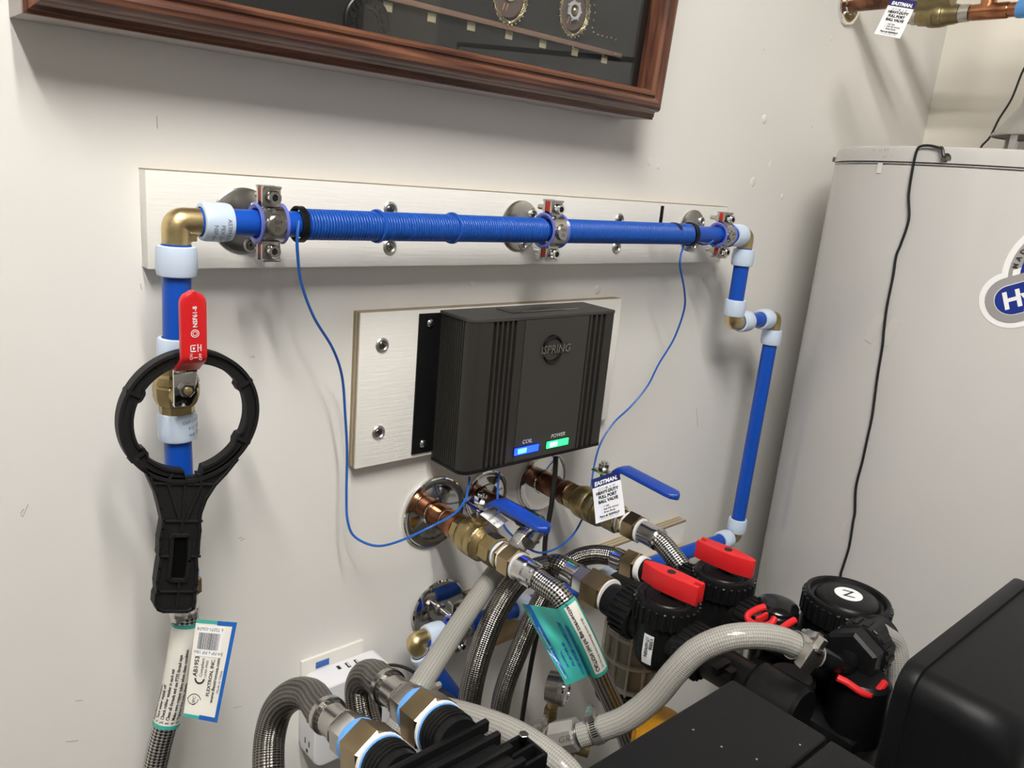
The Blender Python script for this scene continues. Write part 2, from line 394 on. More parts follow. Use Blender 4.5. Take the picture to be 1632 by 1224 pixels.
# scuffs and filled holes on the painted wall
def scuff(pts, r=.00035):
    MB().tube([PY(u, v, -.0001) for u, v in pts], r, 5).build('scuff_mark', m_mark, wb)
for p in [[(33, 820), (36, 824), (45, 804)], [(33, 818), (38, 811)], [(224, 452), (226, 462)], [(250, 185), (251, 205)], [(383, 862), (390, 858)],
          [(380, 858), (386, 856)], [(120, 1117), (132, 1116)], [(105, 1182), (125, 1180)], [(372, 1128), (385, 1125)], [(399, 570), (404, 567), (406, 571)],
          [(1110, 650), (1112, 680)], [(1217, 78), (1219, 80)], [(1293, 201), (1295, 203)], [(1120, 444), (1122, 448)]]:
    scuff(p)
def dab(u, v, r):
    c = PY(u, v, 0)
    MB().lathe(c, (0, -1, 0), [(0, r), (.0006, r*.9), (.0010, r*.5), (.0011, .0005)], 14).build('spackle_dab', m_wall, wb)
for u, v, r in ((1036, 258, .006), (1049, 266, .004), (1218, 190, .008), (1200, 290, .008), (1247, 313, .005), (752, 452, .004), (952, 462, .007), (1228, 262, .006), (1325, 60, .005)):
    dab(u, v, r)
# ================================================================== mounting boards
def board(name, label, x0, x1, z0, z1, t, raw):
    th = thing(name, label, 'board', ((x0+x1)/2, 0, z0))
    if raw:
        MB().box2((x0, -t+.002, z0), (x1, 0, z1)).build('core', m_plyx, th, label='raw layered plywood edge')
        MB().box2((x0, -t, z0), (x1, -t+.00195, z1), .0004).build('face', m_board, th)
    else:
        MB().box2((x0, -t, z0), (x1, 0, z1-.0006), .0010).build('face', m_board, th)
        MB().box2((x0, -t+.0002, z1-.0005), (x1, 0, z1)).build('top_edge', m_plyx, th)
    return th
T1, T2 = .018, .016
board('mounting_board', 'long white painted board on the wall behind the wrapped blue pipe', 0, .8918, 1.45, 1.539, T1, False)
board('mounting_board', 'white painted plywood panel with raw edge behind the black descaler box', .2245, .663, 1.2114, 1.3978, T2, True)
b3 = thing('mounting_board', 'low wooden rail with raw top edge behind the braided hoses', 'board', (.6, 0, .90))
MB().box2((.415, -.018, .90), (.912, 0, .980)).build('face', m_board, b3)
MB().box2((.415, -.0182, .9802), (.912, 0, .9835)).build('top_edge', m_plyx, b3, label='raw tan edge')
MB().box2((.425, -.040, .902), (.9115, -.0185, .940), .003).build('cleat', m_pine, b3, label='bare pine strip')

def cup_screw(u, v, y, label, r=.0088, parent=None, dirn=(0, -1, 0), p=None):
    p = p or PY(u, v, y); d = V(dirn)
    th = parent or thing('screw', label, 'screw', p, 'cup-washer screws')
    wsh = MB().lathe(p, d, [(0, r), (.0009, r), (.0022, r*.86), (.0024, r*.70), (.0012, r*.60), (.0008, r*.54)], 24, cap=False).build('washer', m_washer, th)
    h = MB().lathe(p, d, [(.0004, r*.54), (.0012, r*.54), (.0018, r*.46), (.0019, r*.25), (.0019, .0001)], 18).build('screw_head', m_dsteel, th)
    e1, e2, a = axes(d)
    MB().box(p+a*.0016, (r*.62, r*.16, .0010), (e1, e2, a)).box(p+a*.0016, (r*.16, r*.62, .0009), (e1, e2, a)).build('drive_slot', m_socket, h)
    return th
cup_screw(622, 334, -T1, 'upper cup-washer screw on the long board left of the middle clamp')
cup_screw(621, 393, -T1, 'lower cup-washer screw on the long board left of the middle clamp')
cup_screw(987, 350, -T1, 'upper cup-washer screw on the long board right of the middle clamp')
cup_screw(982, 394, -T1, 'lower cup-washer screw on the long board right of the middle clamp')
cup_screw(609, 550, -T2, 'upper screw on the plywood panel left of the black box')
cup_screw(603, 689, -T2, 'lower screw on the plywood panel left of the black box')

# ================================================================== display case
CZ = 1.647; TILT = .05
def ct(x, y, z): return V((x, y-(z-CZ)*TILT, z))
cx0, cx1, cz0, cz1 = -.0925, .637, CZ, 2.06
case = thing('display_case', 'shadow-box display case with brown carved wooden frame hanging at the top', 'picture frame', (.27, 0, CZ))
def tilted(mb): mb.v = [ct(p.x, p.y, p.z) for p in mb.v]; return mb
for a, b in (((cx0, -.046, cz0), (cx0+.012, -.0005, cz1)), ((cx1-.012, -.046, cz0), (cx1, -.0005, cz1)),
             ((cx0+.0121, -.046, cz0), (cx1-.0121, -.0005, cz0+.012)), ((cx0+.0121, -.046, cz1-.012), (cx1-.0121, -.0005, cz1))):
    tilted(MB().box2(a, b)).build('case_side', m_woodbox, case)
tilted(MB().box2((cx0+.0122, -.012, cz0+.0122), (cx1-.0122, -.002, cz1-.0122))).build('lining', m_back, case, label='black lining')
for a, b in (((cx0+.0122, -.046, cz0+.0122), (cx0+.0140, -.0122, cz1-.0122)), ((cx1-.0140, -.046, cz0+.0122), (cx1-.0122, -.0122, cz1-.0122)),
             ((cx0+.0142, -.046, cz0+.0122), (cx1-.0142, -.0122, cz0+.0140)), ((cx0+.0142, -.046, cz1-.0140), (cx1-.0142, -.0122, cz1-.0122))):
    tilted(MB().box2(a, b)).build('side_lining', m_back, case)
PROF = [(0, -.0462), (0, -.052), (.0025, -.053), (.003, -.056), (.0065, -.058), (.0085, -.062), (.0085, -.066), (.0105, -.0705), (.014, -.0740), (.0185, -.0750),
        (.0225, -.0732), (.0245, -.0700), (.0258, -.0700), (.0268, -.0725), (.0295, -.0730), (.0325, -.0700), (.0345, -.0620), (.0345, -.0500), (.0345, -.0462)]
def corner(i, d):
    return {0: (cx0+d, cz0+d), 1: (cx1-d, cz0+d), 2: (cx1-d, cz1-d), 3: (cx0+d, cz1-d)}[i]
for i in range(4):
    j = (i+1) % 4; vs = []
    for c in (i, j):
        for d, y in PROF: x, z = corner(c, d); vs.append(ct(x, y, z))
    n = len(PROF); fs = [[k, (k+1) % n, n+(k+1) % n, n+k] for k in range(n)]+[list(range(n)), list(range(n, 2*n))]
    MB().add(vs, fs).build('frame_moulding', m_wood if i % 2 == 0 else m_woodv, case, ang=25)
tilted(MB().box2((cx0+.0350, -.052, cz0+.0350), (cx1-.0350, -.050, cz1-.0350))).build('glass_pane', m_glass, case)
# things mounted inside the case
YC = -.0122
def PC(u, v, off=0.0):
    d = ray(u, v); s = (YC-off-(CAM.z-CZ)*TILT-CAM.y)/(d.y+TILT*d.z); return CAM+d*s
NC = V((0, -1, -TILT)).normalized(); UC = V((0, -TILT, 1)).normalized(); XC = V((1, 0, 0))
c = PC(583, 36); em = thing('round_emblem', 'dark round medallion standing in the display case', 'emblem', c)
MB().lathe(c, NC, [(0, .026), (.004, .026), (.005, .0245), (.004, .0235), (.004, .014), (.0055, .0135), (.0055, .012), (.0045, .0115), (.0045, .0002)], 40).build('disc', m_emblem, em)
for k in range(14):
    a = pi*(k/13)*1.25-.4
    MB().box(c+XC*(.019*cos(a))+UC*(.019*sin(a))+NC*.0048, (.003, .005, .002), (V((-sin(a), 0, 0))+UC*cos(a), (XC*cos(a)+UC*sin(a)), NC), .0004).build('raised_letter', m_emblem, em)
a, b = PC(600, -8), PC(986, 89); d = (b-a).normalized()
MB().box((a+b)/2+NC*.003, ((b-a).length, .0056, .005), (d, NC.cross(d), NC), .0005).build('strip', m_tan)
o = bpy.data.objects['strip']; o.name = 'wooden_strip'; tag(o, 'thin tan wooden strip running diagonally inside the display case', 'strip')
TW = ['first', 'second', 'third', 'fourth', 'fifth', 'sixth', 'last']
for i, (u, v) in enumerate(((618, 11), (688, 28), (751, 42), (811, 56), (865, 70), (916, 83), (963, 95))):
    c = PC(u, v, .0005)
    o = MB().box(c, (.011, .009, .0006), (XC, UC, NC), .0002).build('tape_tab', m_ytape)
    tag(o, f'{TW[i]} yellowed tape tab from the left below the tan strip in the case', 'tape', 'tape tabs in the display case')
def wreath(u, v, lbl, gear):
    c = PC(u, v, .004); r = .0255
    t = thing('wire_wreath', lbl, 'ornament', c, 'gold wire wreaths')
    MB().lathe(c-NC*.003, NC, [(0, r*.86), (.002, r*.86), (.0022, r*.5), (.0022, .0002)], 32).build('dial', m_dial, t)
    w_ = MB()
    for k in range(5):
        ph = k*1.3; pts = []
        for q in range(72):
            a = 2*pi*q/72; rr = r*(1+.05*sin(9*a+ph)+.02*sin(23*a+ph*2)); pts.append(c+XC*(rr*.9*cos(a))+UC*(rr*1.06*sin(a))+NC*(.002+.002*sin(7*a+ph)))
        w_.tube(pts, .00045, 5, closed=True)
    w_.build('wire', m_gold, t)
    for q in range(26):
        a = 2*pi*q/26+.1; rr = r*1.11
        MB().sphere(c+XC*(rr*.9*cos(a))+UC*(rr*1.06*sin(a))+NC*.003, .0011, 8).build('bead', m_gold, t)
    if gear:
        g = MB().lathe(c, NC, [(.0005, .0068), (.003, .0068), (.0032, .0100), (.0005, .0104)], 32, cap=False)
        for q in range(7):
            a = 2*pi*q/7; g.box(c+XC*(.0108*cos(a))+UC*(.0108*sin(a))+NC*.0018, (.003, .0026, .0024), (XC*cos(a)+UC*sin(a), UC*cos(a)-XC*sin(a), NC), .0005)
        g.build('gear_ring', m_gear, t); MB().sphere(c+NC*.0015, .0042, 16).build('dome', m_gold, t)
    else:
        MB().lathe(c+UC*.004, NC, [(.0005, .009), (.002, .009), (.0026, .004), (.0026, .0002)], 20).build('gear_ring', m_gear, t)
    for s_ in (-1, 1): MB().tube([c-UC*(.008)+XC*(s_*.0025-.004)+NC*.001, c-UC*.0155+XC*(s_*.0025-.006)+NC*.001], .0006, 6).build('hand', m_copper, t)
wreath(812, -6, 'gold wire wreath around a brown dial, cut off by the top edge', False)
wreath(914, 17, 'gold wire wreath around a pale gear with a gold dome in the case', True)
ch = thing('bead_chain', 'fine beaded chain hanging at the right in the display case', 'chain', PC(960, 40))
for i, (u, v) in enumerate([(948, -4), (947, 8), (948, 20), (946, 32), (944, 44), (946, 51), (953, 55), (960, 57), (967, 59), (974, 60), (981, 63)]):
    MB().sphere(PC(u, v, .003), .0011, 8).build('bead', m_gold, ch)
for u, v in ((981, 87), (913, 76), (961, 89)):
    tag(MB().sphere(PC(u, v, .006), .0013, 10).build('brass_pin', m_gold), {981: 'brass pin head at the right end of the tan strip', 913: 'brass pin head above the sixth tape tab', 961: 'brass pin head above the last tape tab'}[u], 'pin', 'pins in the display case')

# ================================================================== water heater tank
TR = .3015; _az = radians(73.7); _d = 1.50
TX, TY = CAM.x+_d*sin(_az), CAM.y+_d*cos(_az)
_tl = sqrt(_d*_d-TR*TR)
def ztan(u, v): d = ray(u, v); return CAM.z+d.z*_tl/sqrt(d.x*d.x+d.y*d.y)
ZT, ZL, ZL2 = ztan(1336, 238), ztan(1331, 260), ztan(1330, 264)
tank = thing('water_heater', 'tall light grey enamelled water heater tank in the corner', 'water heater', (TX, TY, FZ))
MB().lathe((TX, TY, 0), (0, 0, 1), [(FZ+.05, TR-.02), (FZ+.06, TR), (ZL2-.002, TR), (ZL2, TR-.001), (ZL2+.0005, TR-.003), (ZL2+.0015, TR-.003)], 128).build('body', m_tank, tank)
MB().lathe((TX, TY, 0), (0, 0, 1), [(ZL2+.0016, TR-.004), (ZL2+.002, TR+.0005), (ZL-.001, TR+.0005), (ZL-.0005, TR-.001)], 128).build('band', m_tank, tank)
MB().lathe((TX, TY, 0), (0, 0, 1), [(ZL, TR-.004), (ZL+.001, TR+.0015), (ZT-.006, TR-.0005), (ZT-.002, TR-.002), (ZT, TR-.006), (ZT-.002, TR-.012), (ZT-.004, TR-.05), (ZT-.002, .0005)], 128).build('lid', m_tank, tank)
MB().lathe((TX, TY, 0), (0, 0, 1), [(FZ, TR-.03), (FZ+.0498, TR-.03)], 64).build('base_ring', m_black, tank)
def tcyl(s, z, r=0.0):
    "point on the tank wall: s metres of arc to the right of the line facing the camera, height z"
    a = _az+pi-0 ; th = s/TR
    ang = atan2(CAM.y-TY, CAM.x-TX)+th
    return V((TX+(TR+r)*cos(ang), TY+(TR+r)*sin(ang), z))
def sz(u, v):
    p = PCYL(u, v, TX, TY, TR); ang = atan2(p.y-TY, p.x-TX)-atan2(CAM.y-TY, CAM.x-TX)
    return ((ang+pi) % (2*pi)-pi)*TR, p.z
fl = thing('flue_hood', 'galvanised draft hood and flue on top of the water heater', 'flue', (TX, TY, ZT))
MB().lathe((TX, TY, ZT), (0, 0, 1), [(.036, .084), (.038, .085), (.048, .076), (.082, .054), (.088, .052), (.40, .052)], 40, cap=False).build('hood', m_galv, fl)
for k in range(4):
    a = _az+pi+pi/4*(2*k+1)-.1
    d = V((sin(a), cos(a), 0)); MB().box(V((TX, TY, ZT+.0165))+d*.078, (.012, .002, .041), (V((-d.y, d.x, 0)), d, V((0, 0, 1)))).build('leg', m_galv, fl)
MB().lathe((TX, TY, ZT), (0, 0, 1), [(-.002, .045), (.03, .045), (.031, .040)], 32).build('vent_collar', m_galv, fl)
# cord down the tank
st = thing('tank_cord', 'thin black cord taped down the front of the water heater', 'cord', tcyl(0, 1.2))
cp = [(1499, 236), (1484, 232.5), (1470, 233), (1463, 240), (1457, 265), (1450, 310), (1450, 350), (1437, 390), (1430, 408), (1425, 440), (1415, 490), (1410, 530), (1408, 552), (1400, 600), (1392, 660), (1384, 698), (1376, 735), (1366, 775), (1364, 816), (1361, 832), (1355, 870), (1346, 900), (1341, 918), (1338, 960), (1336, 1010)]
pts = []
for u, v in cp:
    s_, z = sz(u, v); pts.append(tcyl(s_, z, .0022))
MB().tube(spline(pts, 6), .0018, 8).build('cord', m_cord, st)
s_, z = sz(1508, 253); p = tcyl(s_, z, 0); nrm = (p-V((TX, TY, z))).normalized()
MB().tube(spline([pts[0], tcyl(sz(1505, 240)[0], z+.012, .006), tcyl(s_, z+.002, .008)], 5), .0022, 8).build('cord_end', m_cord, st)
MB().hexn(p, nrm, .0045, .005).cyl(p, nrm, .007, .001, 16).build('ground_screw', m_steel, st)
for (u, v, w_, h_, rot_) in ((1393, 522, .016, .046, -.30), (1419, 530, .018, .040, -.32), (1340, 850, .008, .048, -.12)):
    s_, z = sz(u, v)
    f_ = lambda a, b: tcyl(s_+a*cos(rot_)-b*sin(rot_), z+a*sin(rot_)+b*cos(rot_), .0003)
    MB().sheet(f_, [w_*(i/4-.5) for i in range(5)], [h_*(i/4-.5) for i in range(5)], .0003).build('clear_tape', m_ctape, st)
s_, z = sz(1402, 268)
tp = MB().sheet(lambda a, b: tcyl(s_+a, z+b, .0008), [.010*(i/3-.5) for i in range(4)], [.014*(i/3-.5) for i in range(4)], .0005).build('tape_scrap', m_paper, tank)
for k in range(14):
    s_, z = sz(1391+random.uniform(0, 36), random.choice([240, 241, 250, 252]))
    MB().sheet(lambda a, b: tcyl(s_+a, z+b, .0018), [0, .0012], [0, random.uniform(.001, .0025)]).build('faint_print', m_gtxt, tank)
s_, z = sz(1331, 254)
MB().hexn(tcyl(s_-.004, z, .0), (tcyl(s_-.004, z, .1)-tcyl(s_-.004, z, 0)), .004, .005).build('lid_screw', m_dsteel, tank)
# badge sticker on the tank
bs, bz = sz(1612, 478); ba = radians(27)
bd = thing('brand_sticker', 'blue and silver round brand sticker at the right edge of the tank', 'sticker', tcyl(bs, bz))
BK = .90
def bmap(off): return lambda x, y: tcyl(bs+x*BK, bz+y*BK, off)
def pill(r, L, off, m, name, thick=.0002):
    pl = []
    for k in range(25): a = pi/2+pi*k/24; pl.append((r*cos(a), r*sin(a)))
    for k in range(25): a = -pi/2+pi*k/24; pl.append((L+r*cos(a), r*sin(a)))
    pl = [(x*cos(ba)-y*sin(ba), x*sin(ba)+y*cos(ba)) for x, y in pl]
    f = bmap(off); MB().add([f(x, y) for x, y in pl], [list(range(len(pl)))]).build(name, m, bd, recalc=False)
def disc(cx_, cy_, r, off, m, name):
    f = bmap(off); n = 48; vs = [f(cx_, cy_)]+[f(cx_+q*r*cos(2*pi*k/n), cy_+q*r*sin(2*pi*k/n)) for q in (.5, 1) for k in range(n)]
    fs = [[0, 1+k, 1+(k+1) % n] for k in range(n)]+[[1+k, 1+n+k, 1+n+(k+1) % n, 1+(k+1) % n] for k in range(n)]
    MB().add(vs, fs).build(name, m, bd)
def pill2(r, L, off, m, name):
    "pill as a gridded strip so that it follows the curve of the tank"
    f = bmap(off); vs = []; n = 24
    xs = [-r*cos(pi/2*k/8) for k in range(8)]+[L*k/12 for k in range(13)]+[L+r*sin(pi/2*k/8) for k in range(1, 9)]
    for x in xs:
        h = sqrt(max(r*r-(min(x, 0) if x < 0 else max(x-L, 0))**2, 0))
        for t in (-1, -.5, 0, .5, 1):
            y = h*t; vs.append(f(x*cos(ba)-y*sin(ba), x*sin(ba)+y*cos(ba)))
    fs = [[5*i+j, 5*(i+1)+j, 5*(i+1)+j+1, 5*i+j+1] for i in range(len(xs)-1) for j in range(4)]
    MB().add(vs, fs).build(name, m, bd)
BC = (.064, .042)
disc(*BC, .084, .0004, m_wtxt, 'white_border'); pill2(.0405, .12, .0005, m_wtxt, 'white_border')
disc(*BC, .076, .0007, m_silver, 'silver_ring'); pill2(.0325, .12, .0011, m_silver, 'silver_ring')
disc(*BC, .062, .0009, m_logo, 'blue_field'); pill2(.0215, .12, .0013, m_wtxt, 'pill_outline'); pill2(.0205, .12, .0015, m_logo, 'blue_field')
f = bmap(.0018)
MB().text('Hydro', .033, lambda x, y: f((x-.012)*cos(ba)-(y-.0105)*sin(ba), (x-.012)*sin(ba)+(y-.0105)*cos(ba)), shear=.1, bold=.0012).build('lettering', m_wtxt, bd)
for i, c_ in enumerate('MADE IN'):
    a = pi-.08-.155*i; R_ = .0665
    MB().text(c_, .009, lambda x, y: bmap(.0013)(BC[0]+R_*cos(a)+(x*sin(a)+y*cos(a)), BC[1]+R_*sin(a)+(-x*cos(a)+y*sin(a))), align='CENTER', bold=.0003).build('lettering', m_txt, bd)
def star(cx_, cy_, r):
    f = bmap(.0012); p = [(cx_+(r if k % 2 == 0 else r*.42)*cos(pi/2+k*pi/5), cy_+(r if k % 2 == 0 else r*.42)*sin(pi/2+k*pi/5)) for k in range(10)]
    MB().add([f(cx_, cy_)]+[f(*q) for q in p], [[0, 1+k, 1+(k+1) % 10] for k in range(10)]).build('star', m_wtxt, bd)
for q in ((.0125, .050), (.021, .071), (.036, .087)): star(*q, .0055)
# second cord, on top of the tank
pts = [PD(u, v, 1.42) for u, v in ((1640, 95), (1628, 118), (1612, 158), (1592, 190), (1578, 218), (1566, 231), (1562, 238))]
tag(MB().tube(spline(pts, 6)+[], .0019, 8).build('cord', m_cord), 'thin black cord rising from behind the tank lid at the right', 'cord')

# ================================================================== pipes at the top right
def escutcheon(x, z, r, label, group='escutcheons'):
    t = thing('escutcheon', label, 'escutcheon', (x, 0, z), group)
    MB().lathe((x, 0, z), (0, -1, 0), [(0, r), (.0030, r), (.0048, r*.985), (.0054, r*.95), (.0046, r*.91), (.0050, r*.75), (.0058, .0190), (.0075, .0180), (.0075, .0150)], 56).build('plate', m_chrome, t)
    return t
PX1, PZ1 = 1.1842, 1.8975
escutcheon(PX1, PZ1, .036, 'chrome escutcheon on the wall at the top right')
def ypipe(name, label, cat, x, z, segs, seg=28, group=None):
    "a run along -Y from the wall: (material, part name, [(distance from wall, radius)...], sides)"
    t = thing(name, label, cat, (x, -segs[0][2][0][0], z), group)
    for m, pn, prof, sd in segs:
        MB().lathe((x, 0, z), (0, -1, 0), prof, sd).build(pn, m, t)
    return t
ypipe('copper_pipe', 'dark copper pipe leaving the top right escutcheon', 'pipe', PX1, PZ1, [(m_copperd, 'tube', [(.002, .0145), (.086, .0145)], 24)])
ypipe('ball_valve', 'brass ball valve at the very top right, behind the hanging white tag', 'valve', PX1, PZ1,
      [(m_brasso, 'end', [(.0865, .017), (.0885, .019), (.108, .019), (.110, .017)], 8), (m_brasso, 'body', [(.1105, .018), (.116, .0235), (.140, .0235), (.152, .019), (.160, .018)], 32),
       (m_brasso, 'tail', [(.1605, .019), (.176, .019)], 8)])
q0, q1 = PD(1432, 30, 1.505), PD(1640, 14, 1.305)
ax2 = V((0, -1, 0)); X2, Z2 = PY(1462, 27, -.05).x, PY(1462, 27, -.05).z
PA = PX(1462, 27, X2); yb_ = lambda u, v: -PX(u, v, X2).y
t = thing('copper_pipe', 'copper tee and pipe with blue tape at the top right corner', 'pipe', (X2, -.05, Z2))
MB().lathe((X2, 0, Z2), (0, -1, 0), [(.001, .011), (.0545, .011)], 24).build('stub', m_copperd, t)
y1, y2, y3, y4, y5, y6 = [yb_(u, v) for u, v in ((1452, 28), (1468, 27), (1530, 20), (1548, 18), (1607, 13), (1622, 12))]
MB().lathe((X2, 0, Z2), (0, -1, 0), [(y4, .0125), (y4+.004, .0135), (y5, .0135), (y5+.002, .0125)], 28).build('tee_run', m_copper, t)
ym = (y4+y5)/2-.004
MB().lathe((X2, -ym, Z2), (0, 0, 1), [(0, .0128), (.035, .0128), (.036, .0112), (CEIL-Z2-.001, .0112)], 28).build('tee_branch', m_copper, t)
MB().lathe((X2, 0, Z2), (0, -1, 0), [(y5+.0025, .0118), (y6, .0118)], 24).build('tube', m_copper, t)
MB().lathe((X2, 0, Z2), (0, -1, 0), [(y6+.0005, .0135), (y6+.004, .0145), (y6+.06, .0145)], 24).build('blue_tape', m_tapeb, t)
ye0 = -(y6+.0602)
MB().tube([V((X2, ye0, Z2)), V((X2, ye0-.02, Z2))]+[V((X2, ye0-.02-.025*sin(a), Z2-.025*(1-cos(a)))) for a in (pi/8, pi/4, 3*pi/8, pi/2)]+[V((X2, ye0-.045, ZT-.001))], .0112, 20).build('drop_tube', m_copper, t)
vt = thing('ball_valve', 'brass check valve joined to the copper tee at the top right', 'valve', (X2, -y2, Z2))
MB().lathe((X2, 0, Z2), (0, -1, 0), [(y1+.0005, .0125), (y1+.004, .014), (y1+.012, .014)], 24).build('end_ring', m_solder, vt)
yv = y1+.0125; Lv = y3-yv
MB().lathe((X2, 0, Z2), (0, -1, 0), [(yv, .0140), (yv+Lv*.05, .0165), (yv+Lv*.2, .0172), (yv+Lv*.26, .0182), (yv+Lv*.30, .0200), (yv+Lv*.42, .0210), (yv+Lv*.44, .0196), (yv+Lv*.47, .0210), (yv+Lv*.60, .0206), (yv+Lv*.63, .0190), (yv+Lv*.66, .0200), (yv+Lv*.74, .0178), (yv+Lv*.9, .0170), (yv+Lv, .0150)], 36).build('body', m_brasso, vt)
MB().lathe((X2, 0, Z2), (0, -1, 0), [(y3+.0005, .0142), (y3+.003, .0150), (y4-.001, .0142)], 28).build('solder_collar', m_solder, vt)

# printed cards: a flat sheet in a frame (origin top centre, ex right, ey up), slightly curled
def card_map(o, ex, ey, curl=0.0):
    o = V(o); ex = V(ex).normalized(); ey = V(ey); ey = (ey-ex*ey.dot(ex)).normalized(); n = ex.cross(ey)
    return lambda x, y, off=0.0: o+ex*x+ey*y+n*(off+curl*(y*y-x*x*.6))
def valve_tag(name, label, mp, W, H, size_txt, part):
    t = thing(name, label, 'tag', mp(0, -H))
    xs = [W*(i/6-.5) for i in range(7)]; hd = H*.21
    MB().sheet(lambda a, b: mp(a, b), xs, [-H+(H-hd)*i/8 for i in range(9)], .0004).build('card', m_tagp, t)
    MB().sheet(lambda a, b: mp(a, b), xs, [-hd+hd*i/3 for i in range(4)], .0004).build('header', m_navy, t, label='navy header')
    tx = lambda y: (lambda a, b: mp(a, b+y, .0004))
    k = H/.105
    MB().text('EASTMAN.', .0125*k, tx(-hd+.0035*k), 'CENTER', sx=.88, shear=.15, bold=.0004).build('lettering', m_wtxt, t)
    y = -hd-.011*k
    for i in range(5):
        f = tx(y+.003*k); cx_ = (i-2)*.0085*k*.95
        ic = MB()
        n = 16
        if i == 2: ic.add([f(cx_, 0)]+[f(cx_+.0028*k*cos(2*pi*q/n), .0028*k*sin(2*pi*q/n)) for q in range(n)], [[0, 1+q, 1+(q+1) % n] for q in range(n)])
        else:
            for (a, b, c_, d_) in (((-1, -1, -.7, 1), (-1, .7, 1, 1), (-.3, -.6, .5, -.2), (.4, -1, .8, .5)), ((-.9, -.9, -.6, .9), (.6, -.9, .9, .9), (-.6, .5, .3, .8)), (), ((-.8, -.9, .8, -.6), (-.1, -.6, .3, .8), (.3, .2, .9, .5)), ((-.9, .2, .9, .7), (-.5, -.8, -.1, .2), (.2, -.6, .5, .2)))[i]:
                s_ = .0028*k; ic.add([f(cx_+a*s_, b*s_), f(cx_+c_*s_, b*s_), f(cx_+c_*s_, d_*s_), f(cx_+a*s_, d_*s_)], [[0, 1, 2, 3]])
        ic.build('icon', m_gtxt, t)
    tm = MB(); y -= .0085*k
    for s_ in ('HEAVY-DUTY', 'FULL PORT', 'BALL VALVE'):
        tm.text(s_, .0098*k, tx(y), 'CENTER', sx=.82, bold=.0004); y -= .0105*k
    y -= .001*k
    for s_ in (size_txt+' IPS', '600 PSI WOG', 'Brass Body'):
        tm.text('-  '+s_, .0055*k, lambda a, b, y=y: mp(a-W*.26, b+y, .0004), 'LEFT', bold=.0001); y -= .0065*k
    y -= .0025*k
    tm.text('Part # '+part, .0068*k, tx(y), 'CENTER', bold=.0002); y -= .0045*k
    tm.text('www.eastman  Made in China', .0032*k, tx(y), 'CENTER')
    tm.build('lettering', m_txt, t)
    return t
# tag hanging from the top right valve
d0 = 1.235
tl, tr, bl = PD(1418, -5, d0), PD(1466, 3, d0-.02), PD(1406, 55, d0-.005)
ex = tr-tl; ey = tl-bl
valve_tag('valve_tag', 'white valve tag hanging at the top right by the copper tee', card_map((tl+tr)/2, ex, ey, .8), ex.length*.86, ey.length*1.02, '3/4"', '20094LF')
# ================================================================== blue pipe run
YP, ZP = -.075, 1.4995
RP, RR = .0120, .0168            # pipe and expansion-ring radii
def pipe(label, a, b, rings=(), group='blue pipes', name='blue_pipe', ink=None):
    "straight blue pipe from a to b; rings = distances from a of the ring centres"
    a = V(a); b = V(b); d = (b-a).normalized(); L = (b-a).length
    t = thing(name, label, 'pipe', a if a.z < b.z else b, group)
    MB().lathe(a, d, [(0, RP), (L, RP)], 28).build('tube', m_pex, t)
    for i, h in enumerate(rings):
        o = a+d*(h-.0130)
        r = MB().lathe(o, d, [(0, RP+.0008), (0, RR-.0018), (.0006, RR-.0008), (.004, RR), (.013, RR+.0004), (.022, RR), (.0254, RR-.0008), (.026, RR-.0018), (.026, RP+.0008)], 36, cap=False).build('expansion_ring', m_ring, t)
        if ink and i in ink:
            e1, e2, ax = axes(d, V((0, -1, 0)) if abs(d.y) < .9 else V((0, 0, 1)))
            th0, flip = ink[i]
            def mp(x, y):
                an = th0+x/RR; return o+d*(.013+y*flip)+e1*((RR+.0006)*cos(an))+e2*((RR+.0006)*sin(an))
            tx = MB()
            for k, s_ in enumerate(('ASTM F1960', 'PEX 3/4', 'NSF-pw')): tx.text(s_, .0052, lambda x, y, k=k: mp(x, y+.005-.006*k), 'CENTER')
            tx.build('printed_marks', m_ink, r)
    return t
def elbow(label, c, d1, d2, leg=.020, name='brass_elbow'):
    "cast brass elbow with its corner at c and legs along d1, d2"
    c = V(c); d1 = V(d1); d2 = V(d2); r = .0118
    t = thing(name, label, 'elbow', c-V((0, 0, .02)), 'brass elbows')
    pts = [c+d1*leg]+[c+d1*.009+0*d2]; R_ = .0062
    arc = []
    for k in range(9):
        a = pi/2*k/8; arc.append(c+(d1+d2)*R_-d2*(R_*cos(a))-d1*(R_*sin(a)))
    MB().tube([c+d1*leg]+arc+[c+d2*leg], r, 24).build('body', m_brass, t)
    n = d1.cross(d2).normalized()
    MB().box(c+(d1+d2)*.0120, (.0095, .0095, .007), (d1, d2, n), .001).build('web', m_brass, t)
    for q in (d1*.016+d2*(r+.0003), d2*.016+d1*(r+.0003)):
        MB().sphere(c+q, .0022, 10).build('stop_nib', m_brass, t)
    return t
XV = .0065
c1 = V((XV, YP, ZP))
pipe('blue pipe along the long board, wrapped by the wire coil', (XV+.019, YP, ZP), (.868-.019, YP, ZP), [.0145, .8165], ink={0: (.55, 1)})
elbow('gold-coloured brass elbow at the left end of the wrapped pipe', c1, (1, 0, 0), (0, 0, -1))
zv1 = PY(283, 560, YP).z
pipe('blue pipe dropping from the left elbow to the red-handled valve', (XV, YP, ZP-.019), (XV-.0015, YP, PY(285, 580, YP).z), [.0145, ZP-.019-zv1])
c2 = V((.868, YP, ZP))
elbow('brass elbow at the right end of the wrapped pipe', c2, (-1, 0, 0), (0, 0, -1))
c3 = V((.868, YP, 1.362))
pipe('short vertical blue pipe below the right end of the wrapped pipe', c2-V((0, 0, .019)), c3+V((0, 0, .019)), [.0145, .0995-.005])
